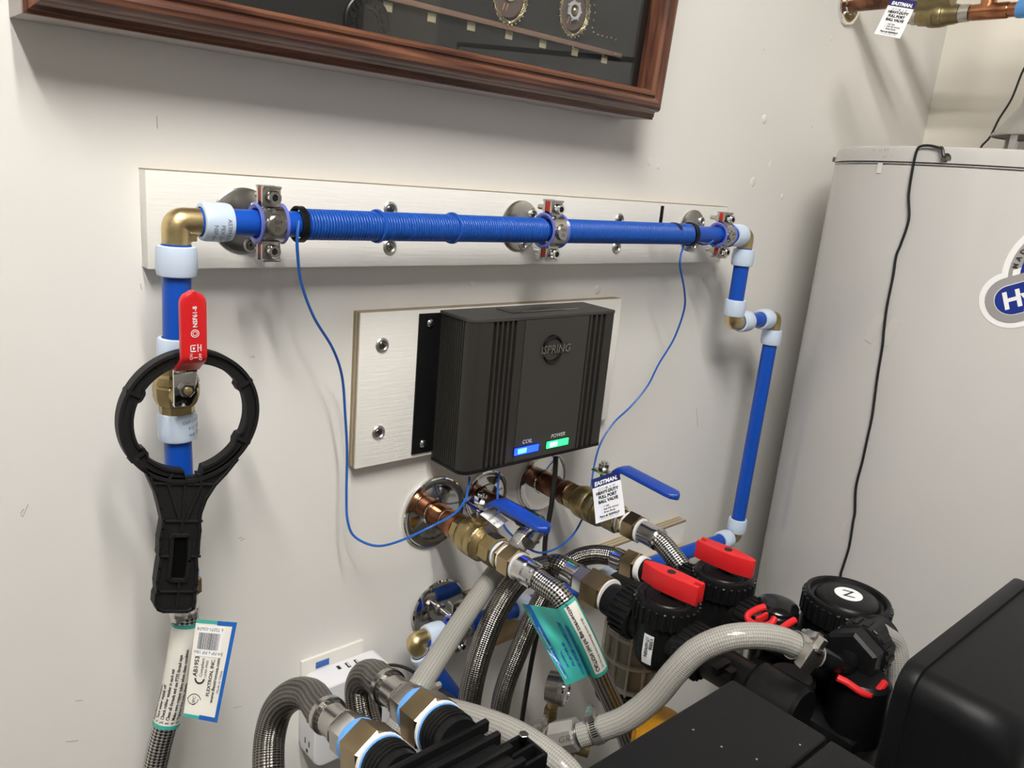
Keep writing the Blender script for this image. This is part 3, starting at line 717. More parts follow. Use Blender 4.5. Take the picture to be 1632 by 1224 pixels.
elbow('round brass elbow at the foot of the short blue pipe on the right', c3, (0, 0, 1), (1, 0, 0))
c4 = V((.9935, YP, 1.3625))
pipe('very short level blue pipe between two white rings on the right', c3+V((.019, 0, 0)), c4-V((.019, 0, 0)), [.0135, .074])
elbow('brass elbow above the long vertical blue pipe on the right', c4, (-1, 0, 0), (0, 0, -1))
c5 = V((.9905, YP, .9565))
pipe('long vertical blue pipe beside the water heater', c4-V((0, 0, .019)), c5+V((0, 0, .019)), [.0135, c4.z-.019-.9785])
elbow('brass elbow at the foot of the long vertical blue pipe', c5, (0, 0, 1), (-1, 0, 0))
dl = V((-1, .035, .009)).normalized()
pipe('low blue pipe running left behind the red valve handles', c5+dl*.019, V((.315, -.050, .970)), [.0145, .312, .492, .640])
c6 = V((.300, -.050, .971))
elbow('brass elbow at the left end of the low blue pipe', c6, (1, 0, 0), (PY(775, 1180, -.10)-c6).normalized())
dd = (PY(775, 1180, -.10)-c6).normalized()
e = PY(740, 1118, -.115)
pipe('blue pipe slanting down behind the clear hose beside the white charger', c6+dd*.018, PY(775, 1180, -.10), [.0140])

# ------------------------------------------------------------------ split-ring hangers on flanges
def hanger(label, x, zf, ypipe, zp, board_y, red=True, rr=.0165, cush=True):
    t = thing('pipe_clamp', label, 'pipe clamp', (x, board_y, zf), 'pipe clamps')
    p = V((x, board_y, zf)); fr = .0315
    fl = MB().lathe(p, (0, -1, 0), [(0, fr), (.0015, fr), (.0028, fr-.002), (.0032, fr*.6), (.004, .010), (.013, .0085), (.014, .0065)], 44).build('flange', m_steel, t)
    for a in (pi*.86, pi*.14, -pi*.5):
        q = p+V((cos(a+.25)*.0235, -.0029, sin(a+.25)*.0235)); cup_screw(0, 0, 0, '', .0070, parent=fl_holder(t), p=q)
    MB().lathe((x, board_y, zf), (0, -1, 0), [(.010, .0048), (-(ypipe-board_y)-rr-.004, .0048)], 16).build('rod', m_steel, t)
    c = V((x, ypipe, zp)); hw = .0105
    # two half bands with ears, front and back
    for s_, nm in ((-1, 'front_half'), (1, 'rear_half')):
        b = MB()
        n = 14; a0, a1 = (radians(22), radians(158))
        prof = [(-hw, rr), (-hw, rr+.0028), (hw, rr+.0028), (hw, rr)]
        vs = []; fs = []
        for k in range(n+1):
            a = a0+(a1-a0)*k/n
            for h, r in prof: vs.append(c+V((h, s_*r*sin(a), r*cos(a))))
        for k in range(n):
            for j in range(4): fs.append([4*k+j, 4*k+(j+1) % 4, 4*k+4+(j+1) % 4, 4*k+4+j])
        fs += [[0, 1, 2, 3], [4*n, 4*n+1, 4*n+2, 4*n+3]]
        b.add(vs, fs)
        for z_ in (1, -1):
            b.box(c+V((0, s_*(rr*sin(a0)-.0005), z_*(rr+.0085))), (2*hw*.86, .0038, .0215), None, .0015)
            b.box(c+V((0, s_*(rr*sin(a0)+.0012), z_*(rr+.0182))), (2*hw*.84, .0046, .0026), None, .0012)
        if s_ == -1: b.lathe(c+V((0, -rr-.0015, 0)), (0, -1, 0), [(0, .0100), (.0030, .0096), (.0042, .0082), (.0044, .0002)], 24)
        else: b.hexn(c+V((0, rr+.001, 0)), (0, 1, 0), .009, .008)
        b.build(nm, m_steel, t)
    for z_ in (1, -1):
        q = c+V((0, 0, z_*(rr+.0095)))
        bo = MB().lathe(q+V((0, -.0085, 0)), (0, -1, 0), [(0, .0062), (.0058, .0062), (.0068, .0054), (.0068, .0034)], 20, cap=False).build('bolt', m_chrome, t)
        MB().hexn(q+V((0, -.0085, 0)), (0, -1, 0), .0033, .0055).build('hex_socket', m_socket, bo)
        MB().cyl(q+V((0, .024, 0)), (0, -1, 0), .0030, .033, 12).hexn(q+V((0, .0130, 0)), (0, -1, 0), .0062, .005).build('shank', m_steel, bo)
        if red: MB().box(q+V((-.0022, 0, .002)), (.0120, .0085, .0125), None, .001).build('red_sleeve', m_rtape, t, label='red sleeve between the clamp ears')
    if cush:
        MB().lathe(c-V((.0140, 0, 0)), (1, 0, 0), [(0, rr+.0022), (.0012, rr+.0042), (.0040, rr+.0022), (.0050, rr-.0008), (.0230, rr-.0008), (.0240, rr+.0022), (.0268, rr+.0042), (.028, rr+.0022), (.0266, rr-.0006), (.0200, rr-.0018), (.008, rr-.0018), (.0014, rr-.0006), (0, rr+.0022)], 40, cap=False).build('cushion', m_cush, t, label='translucent blue cushion')
    tx = MB()
    for k, s_ in enumerate(('304', '25')):
        tx.text(s_, .0055, lambda a, b, k=k: c+V((a, -rr-.0061, b+.0012-.0058*k)), 'CENTER')
    tx.build('stamped_marks', m_dsteel, t)
    return t
def fl_holder(t): return t
hanger('leftmost chrome pipe clamp on the long board beside the brass elbow', .0890, 1.496, YP, ZP, -T1, rr=.0145)
hanger('middle chrome pipe clamp on the long board', .4470, 1.499, YP, ZP, -T1, rr=.0170)
hanger('rightmost chrome pipe clamp on the long board', .8030, 1.500, YP, ZP, -T1, rr=.0145)

# ------------------------------------------------------------------ blue wire coil and its leads
coil = thing('descaler_coil', 'blue wire wound tightly round the pipe with two long leads', 'wire coil', (.44, YP, ZP))
xa, xb = PY(490, 362, YP-.012).x+.004, PY(1108, 374, YP-.012).x
pitch = .0031; rw = .00150; Rc = RP+rw
def helix(x0, x1, nm):
    n = int((x1-x0)/pitch); pts = []
    for k in range(n*18+1):
        a = 2*pi*k/18; x = x0+pitch*k/18
        pts.append(V((x, YP+Rc*cos(a), ZP+Rc*sin(a))))
    MB().tube(pts, rw*.94, 8, cap=True).build(nm, m_wire, coil, ang=80)
xm = .447
helix(xa, xm-.0142, 'winding'); helix(xm+.0142, xb, 'winding')
for x in (PY(607, 364, YP-.015).x, PY(728, 366, YP-.015).x):      # turns crossing over
    pts = [V((x+.006*sin(a*.5), YP+(Rc+.0022)*cos(a), ZP+(Rc+.0022)*sin(a))) for a in [2*pi*k/24 for k in range(24)]]
    MB().tube(pts, rw, 6, closed=True).build('crossing_turn', m_wire, coil)
pts = [V((xb+.001+.045*(k/24)**1.3, YP+(Rc+.0008)*cos(-2.0-2*pi*1.1*k/24), ZP+(Rc+.0008)*sin(-2.0-2*pi*1.1*k/24))) for k in range(25)]
MB().tube(pts, rw, 8).build('loose_turn', m_wire2, coil)
pL = [PY(u, v, y) for u, v, y in ((476, 352, YP-.017), (474, 375, YP-.020), (474, 400, YP-.018), (480, 450, -.085), (500, 505, -.075), (530, 555, -.062), (545, 600, -.05), (550, 660, -.04), (553, 720, -.035), (552, 790, -.035), (554, 830, -.040), (566, 856, -.048), (600, 870, -.062), (640, 861, -.082), (690, 838, -.10), (725, 818, -.092), (742, 795, -.078), (747, 772, -.066), (748, 760, -.060))]
MB().tube(spline(pL, 8), rw, 8).build('lead', m_wire2, coil)
pR = [PY(u, v, y) for u, v, y in ((1090, 385, YP+.004), (1088, 396, YP-.004), (1085, 408, YP-.008), (1084, 425, -.084), (1091, 465, -.075), (1090, 495, -.065), (1074, 540, -.055), (1050, 580, -.045), (1032, 615, -.04), (1005, 648, -.035), (978, 674, -.035), (958, 705, -.035), (947, 742, -.04), (940, 790, -.06), (932, 818, -.075), (915, 850, -.085), (890, 872, -.095), (862, 881, -.10), (838, 872, -.10), (826, 862, -.09), (806, 842, -.085), (795, 815, -.075), (793, 785, -.066), (796, 752, -.060))]
MB().tube(spline(pR, 8), rw, 8).build('lead', m_wire2, coil)
def cable_tie(label, x, tail):
    t = thing('cable_tie', label, 'cable tie', (x, YP, ZP-.02), 'cable ties')
    MB().lathe((x-.0035, YP, ZP), (1, 0, 0), [(0, RP+.0030), (0, RP+.0046), (.0005, RP+.0050), (.0065, RP+.0050), (.007, RP+.0046), (.007, RP+.0030)], 32, cap=False).build('band', m_black, t)
    MB().box((x-.001, YP+RP+.006, ZP+.004), (.009, .006, .008), None, .001).build('lock', m_black, t)
    if tail: MB().box(tail, (.005, .0016, .030), None, .0007).build('tail', m_black, t)
cable_tie('black cable tie at the left end of the blue coil', PY(486, 362, YP-.012).x, None)
cable_tie('black cable tie at the right end of the blue coil', PY(1110, 374, YP-.012).x, None)
p = PY(1053, 352, -.050)
t = thing('cable_tie', 'black cable tie with its tail sticking up behind the coil', 'cable tie', p, 'cable ties')
MB().box(p+V((0, 0, .004)), (.0062, .0018, .034), None, .0008).build('tail', m_black, t)
MB().lathe((p.x-.003, YP, ZP), (1, 0, 0), [(0, Rc+.0012), (0, Rc+.0022), (.006, Rc+.0022), (.006, Rc+.0012)], 32, cap=False, a0=radians(-60), a1=radians(60)).build('band', m_black, t)

# ------------------------------------------------------------------ left valve with red lever
xz = lambda u, v: PY(u, v, YP)
zt, zb, zr, zr2 = xz(287, 582).z, xz(290, 655).z, xz(290, 676).z, xz(292, 690).z
XV2 = XV-.003
lv = thing('ball_valve', 'brass ball valve with red lever on the left pipe', 'valve', (XV2, YP, zb), 'ball valves')
H = zt-zb
MB().lathe((XV2, YP, zb), (0, 0, 1), [(-.012, .011), (-.006, .0145), (0, .0150), (H*.16, .0150), (H*.20, .0172), (H*.36, .0195), (H*.58, .0198), (H*.62, .0186), (H*.66, .0198), (H*.80, .0180), (H*.86, .0160), (H, .0155), (H+.006, .0150), (H+.010, .011)], 10).build('body', m_brassd, lv, ang=20)
MB().lathe((XV2, YP-.014, zb+H*.48), (0, -1, 0), [(0, .012), (.010, .011), (.012, .0085), (.016, .0085)], 24).build('bonnet', m_brassd, lv)
sy = YP-.0310
zs = xz(298, 618).z-.0005; xs = PY(298, 622, sy-.006).x; zs = PY(298, 622, sy-.006).z
MB().cyl((xs, YP-.012, zs), (0, -1, 0), .0045, .026, 18).build('stem', m_brass, lv)
lev = MB()
LW = .0098
pl = [(-LW, -.014), (LW*.4, -.0155), (LW, -.005), (LW, .014), (-LW, .014)]
lev.prism(pl, (xs, sy, zs), (1, 0, 0), (0, 0, 1), (0, -1, 0), .0028, .0005)
lev.box((xs+LW+.001, sy+.004, zs+.004), (.0025, .008, .010), None, .0006)
lev.box((xs-LW*.2, sy+.002, zs-.0145), (.014, .007, .0025), None, .0006)
lo = lev.build('lever', m_chrome, lv)
# steel rises away from the pipe, then the red grip
MB().sheet(lambda a, b: V((xs+a, sy-.0028-(.020*(1-cos(pi*min(b/.020, 1)))/2), zs+.0140+b)), [-LW, -LW*.4, LW*.4, LW], [.020*i/8 for i in range(9)], .0026).build('lever_neck', m_chrome, lv)
gz0 = zs+.0185; gz1 = PY(297, 464, sy-.025).z
gy = lambda z: sy-.0030-.020*(1-cos(pi*min(max((z-zs-.014)/.020, 0), 1)))/2
def grip_sec(z, k): return k
gv = MB(); W_ = .0108
n = 22; secs = []
for i in range(n+1):
    z = gz0+(gz1-gz0)*i/n; w_ = W_
    dz = gz1-z
    if dz < W_: w_ = max(sqrt(max(W_*W_-(W_-dz)**2, 0)), .0012)
    secs.append((z, w_))
vs = []; fs = []; m_ = 16
for z, w_ in secs:
    for k in range(m_):
        a = 2*pi*k/m_; ex_ = 4; cx_ = abs(cos(a))**(2/ex_)*(1 if cos(a) >= 0 else -1); sy_ = abs(sin(a))**(2/ex_)*(1 if sin(a) >= 0 else -1)
        vs.append(V((xs+w_*cx_, gy(z)+.0042*sy_, z)))
for i in range(n):
    for k in range(m_): fs.append([i*m_+k, i*m_+(k+1) % m_, (i+1)*m_+(k+1) % m_, (i+1)*m_+k])
fs += [list(range(m_)), [n*m_+k for k in range(m_)]]
grip = gv.add(vs, fs).build('grip', m_redh, lv, label='red plastic grip')
yg = gy(gz1)-.0046
tx = MB()
zc_ = (gz0+gz1)/2
tmap = lambda x0, z0: (lambda a, b: V((xs+x0-b, yg, z0+a)))
tx.text('NSF61-8', .0050, tmap(.0018, zc_+.0055), sx=1.0, bold=.0001)
tx.text('ON', .0034, tmap(-.0022, zc_-.0215)); tx.text('OFF', .0034, tmap(.0052, zc_-.0225)); tx.text('I', .005, tmap(.0018, zc_-.0205))
def ring2(cx_, cz_, r, th_):
    n = 20; vs = []
    for k in range(n):
        a = 2*pi*k/n
        for q in (r, r-th_): vs.append(V((cx_+q*cos(a), yg, cz_+q*sin(a))))
    tx.add(vs, [[2*k, 2*((k+1) % n), 2*((k+1) % n)+1, 2*k+1] for k in range(n)])
ring2(xs, zc_+.0005, .0034, .0006); ring2(xs, zc_+.0005, .0020, .0005)
for (a, b, c_, d_) in ((-.004, -.012, .0005, -.011), (-.004, -.006, .0005, -.0068), (-.004, -.012, -.0032, -.006), (-.002, -.010, -.0005, -.008), (.0018, -.012, .0025, -.0055), (.003, -.009, .005, -.0083), (.0042, -.0115, .005, -.006)):
    tx.add([V((xs+a, yg, zc_+b-.003)), V((xs+c_, yg, zc_+b-.003)), V((xs+c_, yg, zc_+d_-.003)), V((xs+a, yg, zc_+d_-.003))], [[0, 1, 2, 3]])
tx.build('lettering', m_wtxt, lv)
nt_ = MB().hexn((xs, sy-.0030, zs), (0, -1, 0), .0066, .0055, phase=.3).build('nut', m_chrome, lv)
MB().cyl((xs, sy-.0031, zs), (0, -1, 0), .0034, .0072, 18, .0006).build('stem_tip', m_brass, lv)
# lower pipe of the left run, behind the wrench
zend = xz(296, 905).z
pipe('blue pipe below the red-handled valve, behind the black wrench', (XV2, YP, zb-.002), (XV2+.0025, YP, zend+.012), [zb-.002-zr, zb-.002-xz(295, 865).z], ink={0: (-.75, -1)})
ad = thing('hose_adapter', 'brass threaded adapter between the left pipe and the braided hose', 'fitting', (XV2, YP, xz(296, 945).z))
zz = xz(296, 945).z
MB().lathe((XV2+.0025, YP, zz), (0, 0, 1), [(.024, .013), (zend-zz+.010, .013)], 24).build('nipple', m_brass, ad)
MB().lathe((XV2+.0025, YP, zz), (0, 0, 1), [(.0185, .0145), (.0238, .0145)], 24).build('thread_tape', m_tapeb, ad)
MB().hexn((XV2+.0025, YP, zz), (0, 0, 1), .0165, .018).build('hex_nut', m_brassn, ad)

# ------------------------------------------------------------------ filter housing wrench
YW = -.104
wz = lambda u, v: PY(u, v, YW)
wc = wz(297, 664); Ro = (wz(411, 664).x-wz(183, 664).x)/2*.985; wc = V(((wz(411, 664).x+wz(183, 664).x)/2, YW, wc.z)); Ri = Ro*.800
wr = thing('filter_wrench', 'black plastic filter housing wrench hung on the red-handled valve', 'wrench', wc-V((0, 0, Ro*2.6)))
LUGS = [radians(q) for q in (28, 150, 212, -32)]
def inner_r(a):
    r = Ri
    for q in LUGS:
        d = abs((a-q+pi) % (2*pi)-pi)
        if d < .11: r = Ri*(.945 if d < .08 else .945+.055*(d-.08)/.03)
    d = abs((a+pi/2+pi) % (2*pi)-pi)
    if d < .155: r = Ri+.0105*sqrt(max(1-(d/.155)**2, 0))
    return r
ppt = lambda r, a, y: V((wc.x+r*cos(a), y, wc.z+r*sin(a)))
def annulus(mb, ro, ri, y0, y1, n=144):
    vs = []; fs = []
    for k in range(n):
        a = 2*pi*k/n; o_, i_ = (ro(a) if callable(ro) else ro), (ri(a) if callable(ri) else ri)
        vs += [ppt(o_, a, y0), ppt(o_, a, y1), ppt(i_, a, y1), ppt(i_, a, y0)]
    for k in range(n):
        k2 = (k+1) % n
        for j in range(4): fs.append([4*k+j, 4*k+(j+1) % 4, 4*k2+(j+1) % 4, 4*k2+j])
    mb.add(vs, fs)
b = MB()
annulus(b, Ro, Ro*.955, YW-.0055, YW+.0055); annulus(b, lambda a: inner_r(a)*1.05, inner_r, YW-.0052, YW+.0052); annulus(b, Ro*.96, lambda a: inner_r(a)*1.03, YW-.0025, YW+.0025)
for a in LUGS:
    b.box(ppt((Ro+Ri)/2, a, YW), (Ro-Ri*.97, .0100, .003), (V((cos(a), 0, sin(a))), V((0, 1, 0)), V((-sin(a), 0, cos(a)))))
b.build('ring', m_blackm, wr)
# handle outline in the plane of the wrench
half = [(243, 735), (262, 752), (240, 775)]
out = [(214, 730), (232, 754), (246, 785), (252, 808), (256, 827), (254, 840), (251, 856), (251, 872), (250, 880), (252, 886), (249, 902), (246, 925), (247, 938), (244, 945), (243, 958), (248, 968), (256, 971), (300, 971), (309, 966), (312, 956), (312, 940), (315, 928), (316, 905), (315, 886), (318, 878), (319, 858), (321, 843), (320, 830), (322, 815), (330, 793), (345, 770), (362, 752), (380, 730)]
out = [(u+2, v) if u < 280 else (u-5, v) for u, v in out]
poly = [(wz(u, v).x-wc.x, wz(u, v).z-wc.z) for u, v in out]
ang = [radians(a) for a in range(-36, -145, -9)]
poly2 = poly+[(Ro*.93*cos(a), Ro*.93*sin(a)) for a in ang]
hb = MB()
hb.prism(poly2, (wc.x, YW+.0025, wc.z), (1, 0, 0), (0, 0, 1), (0, -1, 0), .005)
hb.build('handle', m_blackm, wr)
rim = MB()
def bar(mb, p, q, w_=.0028, h=.0110):
    d = (q-p); L = d.length; d.normalize(); mb.box((p+q)/2, (L+w_*.8, h, w_), (d, V((0, 1, 0)), d.cross(V((0, 1, 0)))), .0004, 1)
for i in range(len(poly)-1):
    bar(rim, V((wc.x+poly[i][0], YW, wc.z+poly[i][1])), V((wc.x+poly[i+1][0], YW, wc.z+poly[i+1][1])))
rim.build('rim', m_blackm, wr)
def rib(u1, v1, u2, v2, w_=.0022, h=.0095):
    m__ = MB(); bar(m__, wz(u1, v1), wz(u2, v2), w_, h); m__.build('rib', m_blackm, wr)
for q in ((242, 768, 341, 770), (257, 828, 319, 828), (292, 768, 289, 828), (266, 770, 284, 828), (319, 770, 294, 828), (288, 830, 287, 845), (284, 922, 278, 970), (248, 940, 312, 940), (253, 884, 268, 884), (301, 884, 316, 884), (272, 754, 264, 768), (314, 754, 320, 768)):
    rib(*q)
sl = [(273, 850), (296, 850), (299, 853), (298, 890), (295, 915), (292, 921), (270, 921), (266, 917), (269, 885), (271, 853)]
slm = MB()
for i in range(len(sl)): bar(slm, wz(*sl[i]), wz(*sl[(i+1) % len(sl)]), .0034, .0125)
slm.build('slot_rim', m_blackm, wr)
MB().prism([(wz(u, v).x-wc.x, wz(u, v).z-wc.z) for u, v in sl], (wc.x, YW-.0024, wc.z), (1, 0, 0), (0, 0, 1), (0, -1, 0), .0006).build('slot', m_slot_shade, wr)  # near-black plate; its colour stands in for the shade inside the slot
# ================================================================== electronic descaler
ux0, ux1, uy0, uy1, uz0, uz1 = .3340, .5785, -.0163, -.0800, 1.2035, 1.3965
un = thing('water_descaler', 'black finned electronic descaler box with blue and green lights', 'descaler', ((ux0+ux1)/2, uy0, uz0))
rc = .014
def plan(fins):
    P = []
    def side(x, s_):                      # fins down a side, from the wall outwards
        q = []; n = 11; y0, y1 = -.0195, -.0655; p_ = (y1-y0)/n
        for k in range(n):
            y = y0+p_*k
            q += [(x, y), (x, y+p_*.36), (x+s_*.0110, y+p_*.38), (x+s_*.0110, y+p_*.98)]
        return [(x, uy0)]+q+[(x, y1)]
    L = side(ux0, 1) if fins else [(ux0-.0006, uy0), (ux0-.0006, -.0660)]
    R_ = side(ux1, -1) if fins else [(ux1+.0006, uy0), (ux1+.0006, -.0660)]
    e = 0 if fins else .0006
    arcL = [(ux0+rc-(rc+e)*cos(a), uy1+rc-(rc+e)*sin(a)) for a in [pi/2*k/8 for k in range(1, 9)]]
    arcR = [(ux1-.004+(.004+e)*cos(a), uy1+.004-(.004+e)*sin(a)) for a in [pi/2*k/5 for k in range(1, 6)]]
    P = L+arcL
    if fins:
        xa = PY(786, 535, uy1).x; xb_ = PY(826, 535, uy1).x; p_ = (xb_-xa)/5
        for k in range(5):
            x = xa+p_*k; P += [(x, uy1), (x+p_*.02, uy1+.0090), (x+p_*.58, uy1+.0090), (x+p_*.60, uy1)]
        xa = PY(936, 515, uy1).x; xb_ = PY(968, 512, uy1).x; p_ = (xb_-xa)/4
        for k in range(4):
            x = xa+p_*k; P += [(x, uy1), (x+p_*.02, uy1+.0090), (x+p_*.58, uy1+.0090), (x+p_*.60, uy1)]
    return P+arcR[::-1]+R_[::-1]
def zprism(poly, z0, z1, m, name, par, bev=0): 
    MB().prism([(x, y) for x, y in poly], (0, 0, z0), (1, 0, 0), (0, 1, 0), (0, 0, 1), z1-z0, bev).build(name, m, par, ang=30)
zprism(plan(True), uz0+.0045, uz1-.0045, m_alu, 'finned_body', un)
zprism(plan(False), uz1-.0043, uz1, m_topplate, 'top_plate', un, .0008)
zprism(plan(False), uz0, uz0+.0043, m_black, 'bottom_plate', un, .0008)
fx0, fx1 = PY(828, 620, uy1).x, PY(928, 600, uy1).x
MB().box2((fx0, uy1-.0008, uz0+.0046), (fx1, uy1+.0002, uz1-.0046)).build('front_panel', m_aluf, un)
MB().box2((.3025, uy0-.0026, 1.2165), (ux0, uy0-.0002, 1.3935), .0006).build('mounting_flange', m_black, un)
def pan_screw(u, v, label):
    p = PY(u, v, uy0-.0027)
    t = thing('screw', label, 'screw', p, 'flange screws')
    h = MB().lathe(p, (0, -1, 0), [(0, .0052), (.0008, .0052), (.0022, .0042), (.0030, .0020), (.0031, .0002)], 20).build('screw_head', m_chrome, t)
    MB().box(p+V((0, -.0028, 0)), (.0048, .0014, .0010)).box(p+V((0, -.0028, 0)), (.0010, .0013, .0048)).build('cross_slot', m_socket, h)
pan_screw(686, 515, 'upper shiny screw in the flange left of the black box')
pan_screw(674, 707, 'lower shiny screw in the flange left of the black box')
def led(u0, u1, m, nm, txt):
    a, b = PY(u0, 718, -.0812), PY(u1, 712, -.0812); z = 1.2213
    x0, x1 = a.x, b.x
    MB().box2((x0-.0015, uy1-.0010, z-.0062), (x1+.0015, uy1-.0006, z+.0062), .0003).build(nm+'_bezel', m_black, un)
    MB().box2((x0, uy1-.0022, z-.0048), (x1, uy1-.0008, z+.0048), .0006).build(nm, m, un, label=('glowing blue light bar' if nm[0] == 'c' else 'glowing green light bar'))
    MB().box2((x0+(x1-x0)*.12, uy1-.0026, z-.0034), (x0+(x1-x0)*.48, uy1-.0021, z+.0034), .0002).build(nm+'_hot_spot', m_hotb if nm[0] == 'c' else m_hotg, un)
    MB().text(txt, .0075, lambda a_, b_: V(((x0+x1)/2+a_, uy1-.0011, z+.0090+b_)), 'CENTER', shear=.15).build('lettering', m_wtxt, un)
led(820, 858, m_ledb, 'coil_light', 'COIL'); led(870, 904, m_ledg, 'power_light', 'POWER')
lc = PY(880, 556, uy1-.001)
lg = MB()
def arc(r, w_, a0, a1, d=.003):
    n = 24; vs = []; fs = []
    for k in range(n+1):
        a = a0+(a1-a0)*k/n; ww = w_*(.35+.65*sin(pi*k/n))
        for q, y in ((r-ww, 0), (r+ww, 0), (r+ww*.6, -d), (r-ww*.6, -d)): vs.append(lc+V((q*cos(a), y, q*sin(a))))
    for k in range(n):
        for j in range(4): fs.append([4*k+j, 4*k+(j+1) % 4, 4*k+4+(j+1) % 4, 4*k+4+j])
    lg.add(vs, fs)
arc(.0165, .0022, radians(25), radians(190)); arc(.0165, .0022, radians(215), radians(335))
lg.build('emblem_ring', m_blackg, un)
lt = MB()
for off, kz in ((0, .001), (1, .0)):
    lt.text('iSPRING', .0145, lambda a, b: lc+V((a+.004, -.0032+off*.0008, b-.0045)), 'CENTER', shear=.1, bold=.0004 if off else 0)
lt.build('emblem_lettering', m_chrome_dark if 'm_chrome_dark' in globals() else m_dsteel, un)
tl = MB()
tl.box((.455, -.045, uz1+.0004), (.090, .030, .0006)).build('top_label', m_black, un)
t2 = MB()
for k, (s_, sz_) in enumerate((('Spring Water System', .0085), ('Model ED2000', .005), ('Input 12V', .004))):
    t2.text(s_, sz_, lambda a, b, k=k: V((.425+a, -.034-.009*k+b, uz1+.0009)))
t2.box2((.430, -.0575, uz1+.0005), (.530, -.0566, uz1+.0009)); t2.build('printed_marks', m_gtxt, un)
for u, v in ((750, 757), (797, 747)):
    p = PZ(u, v, uz0); p = V((p.x, -.060, uz0))
    x = PY(u, v, -.060).x; MB().cyl((x, -.060, uz0-.008), (0, 0, 1), .0035, .008, 14).build('grommet', m_black, un)
pc = [PY(u, v, y) for u, v, y in ((886, 728, -.058), (884, 760, -.060), (878, 810, -.065), (869, 860, -.07), (868, 900, -.075), (866, 950, -.078), (858, 1000, -.08), (848, 1050, -.08), (840, 1095, -.08), (833, 1140, -.078), (828, 1185, -.07))]
tag(MB().tube(spline(pc, 8), .0036, 10).build('power_cord', m_cord), 'thick black power cord dropping from the descaler box', 'cord')

# ================================================================== copper stubs and ball valves at the wall
def strap(mb, path, w, t, wdir, ends=True):
    "rounded flat bar swept along a path; wdir = width direction"
    path = [V(p) for p in path]; wdir = V(wdir); m_ = 14; vs = []; fs = []; n = len(path)
    for i, p in enumerate(path):
        tt = (path[min(i+1, n-1)]-path[max(i-1, 0)]).normalized(); nn = tt.cross(wdir).normalized()
        ww = w[i] if isinstance(w, (list, tuple)) else w
        for k in range(m_):
            a = 2*pi*k/m_; f_ = lambda q: abs(q)**.55*(1 if q >= 0 else -1)
            vs.append(p+wdir*(ww*f_(cos(a)))+nn*(t*f_(sin(a))))
    for i in range(n-1):
        for k in range(m_): fs.append([i*m_+k, i*m_+(k+1) % m_, (i+1)*m_+(k+1) % m_, (i+1)*m_+k])
    fs += [list(range(m_)), [(n-1)*m_+k for k in range(m_)]]
    return mb.add(vs, fs)
def yl(x, z): return lambda mb, prof, seg=32, ph=0.0: mb.lathe((x, 0, z), (0, -1, 0), prof, seg, phase=ph)
V1X, V1Z, V3X, V3Z, V2X, V2Z = .3547, 1.1212, .5498, 1.1270, .4419, 1.1262
escutcheon(V1X, V1Z, .0500, 'large chrome escutcheon behind the nearest copper stub')
escutcheon(V2X, V2Z, .0380, 'small chrome escutcheon behind the middle copper stub')
escutcheon(V3X, V3Z, .0470, 'chrome escutcheon behind the far copper stub, right of the black cord')
def stub(label, x, z, m, segs):
    t = thing('copper_stub', label, 'pipe', (x, 0, z), 'copper stubs')
    for nm, prof, mm in segs: MB().lathe((x, 0, z), (0, -1, 0), prof, 30).build(nm, mm, t)
    return t
stub('bright copper stub feeding the nearest brass valve', V1X, V1Z, m_copper, [
    ('tube', [(.001, .0142), (.0118, .0142)], m_copper), ('coupling', [(.012, .0150), (.0125, .0163), (.0300, .0163), (.0305, .0150)], m_copper),
    ('solder_ring', [(.0306, .0148), (.0325, .0150), (.0335, .0146)], m_solder), ('adapter', [(.0336, .0160), (.040, .0172), (.058, .0178), (.0585, .0165)], m_copper)])
stub('dark copper stub in the middle, ending in a black coupling', V2X, V2Z, m_copperd, [
    ('tube', [(.001, .0090), (.022, .0090)], m_copperd), ('coupling', [(.0221, .0112), (.040, .0112), (.041, .0095)], m_copperd), ('adapter', [(.0411, .0095), (.048, .0112), (.078, .0118), (.079, .0108)], m_copperd),
    ('black_coupling', [(.0792, .012), (.080, .0135), (.098, .0135), (.099, .012)], m_black)])
stub('stained copper stub feeding the far valve with the white tag', V3X, V3Z, m_copperd, [
    ('tube', [(.001, .0150), (.010, .0165), (.030, .0170), (.034, .0152), (.046, .0150)], m_copperd), ('adapter', [(.0462, .0160), (.050, .0178), (.062, .0180), (.0635, .0165)], m_copperd)])

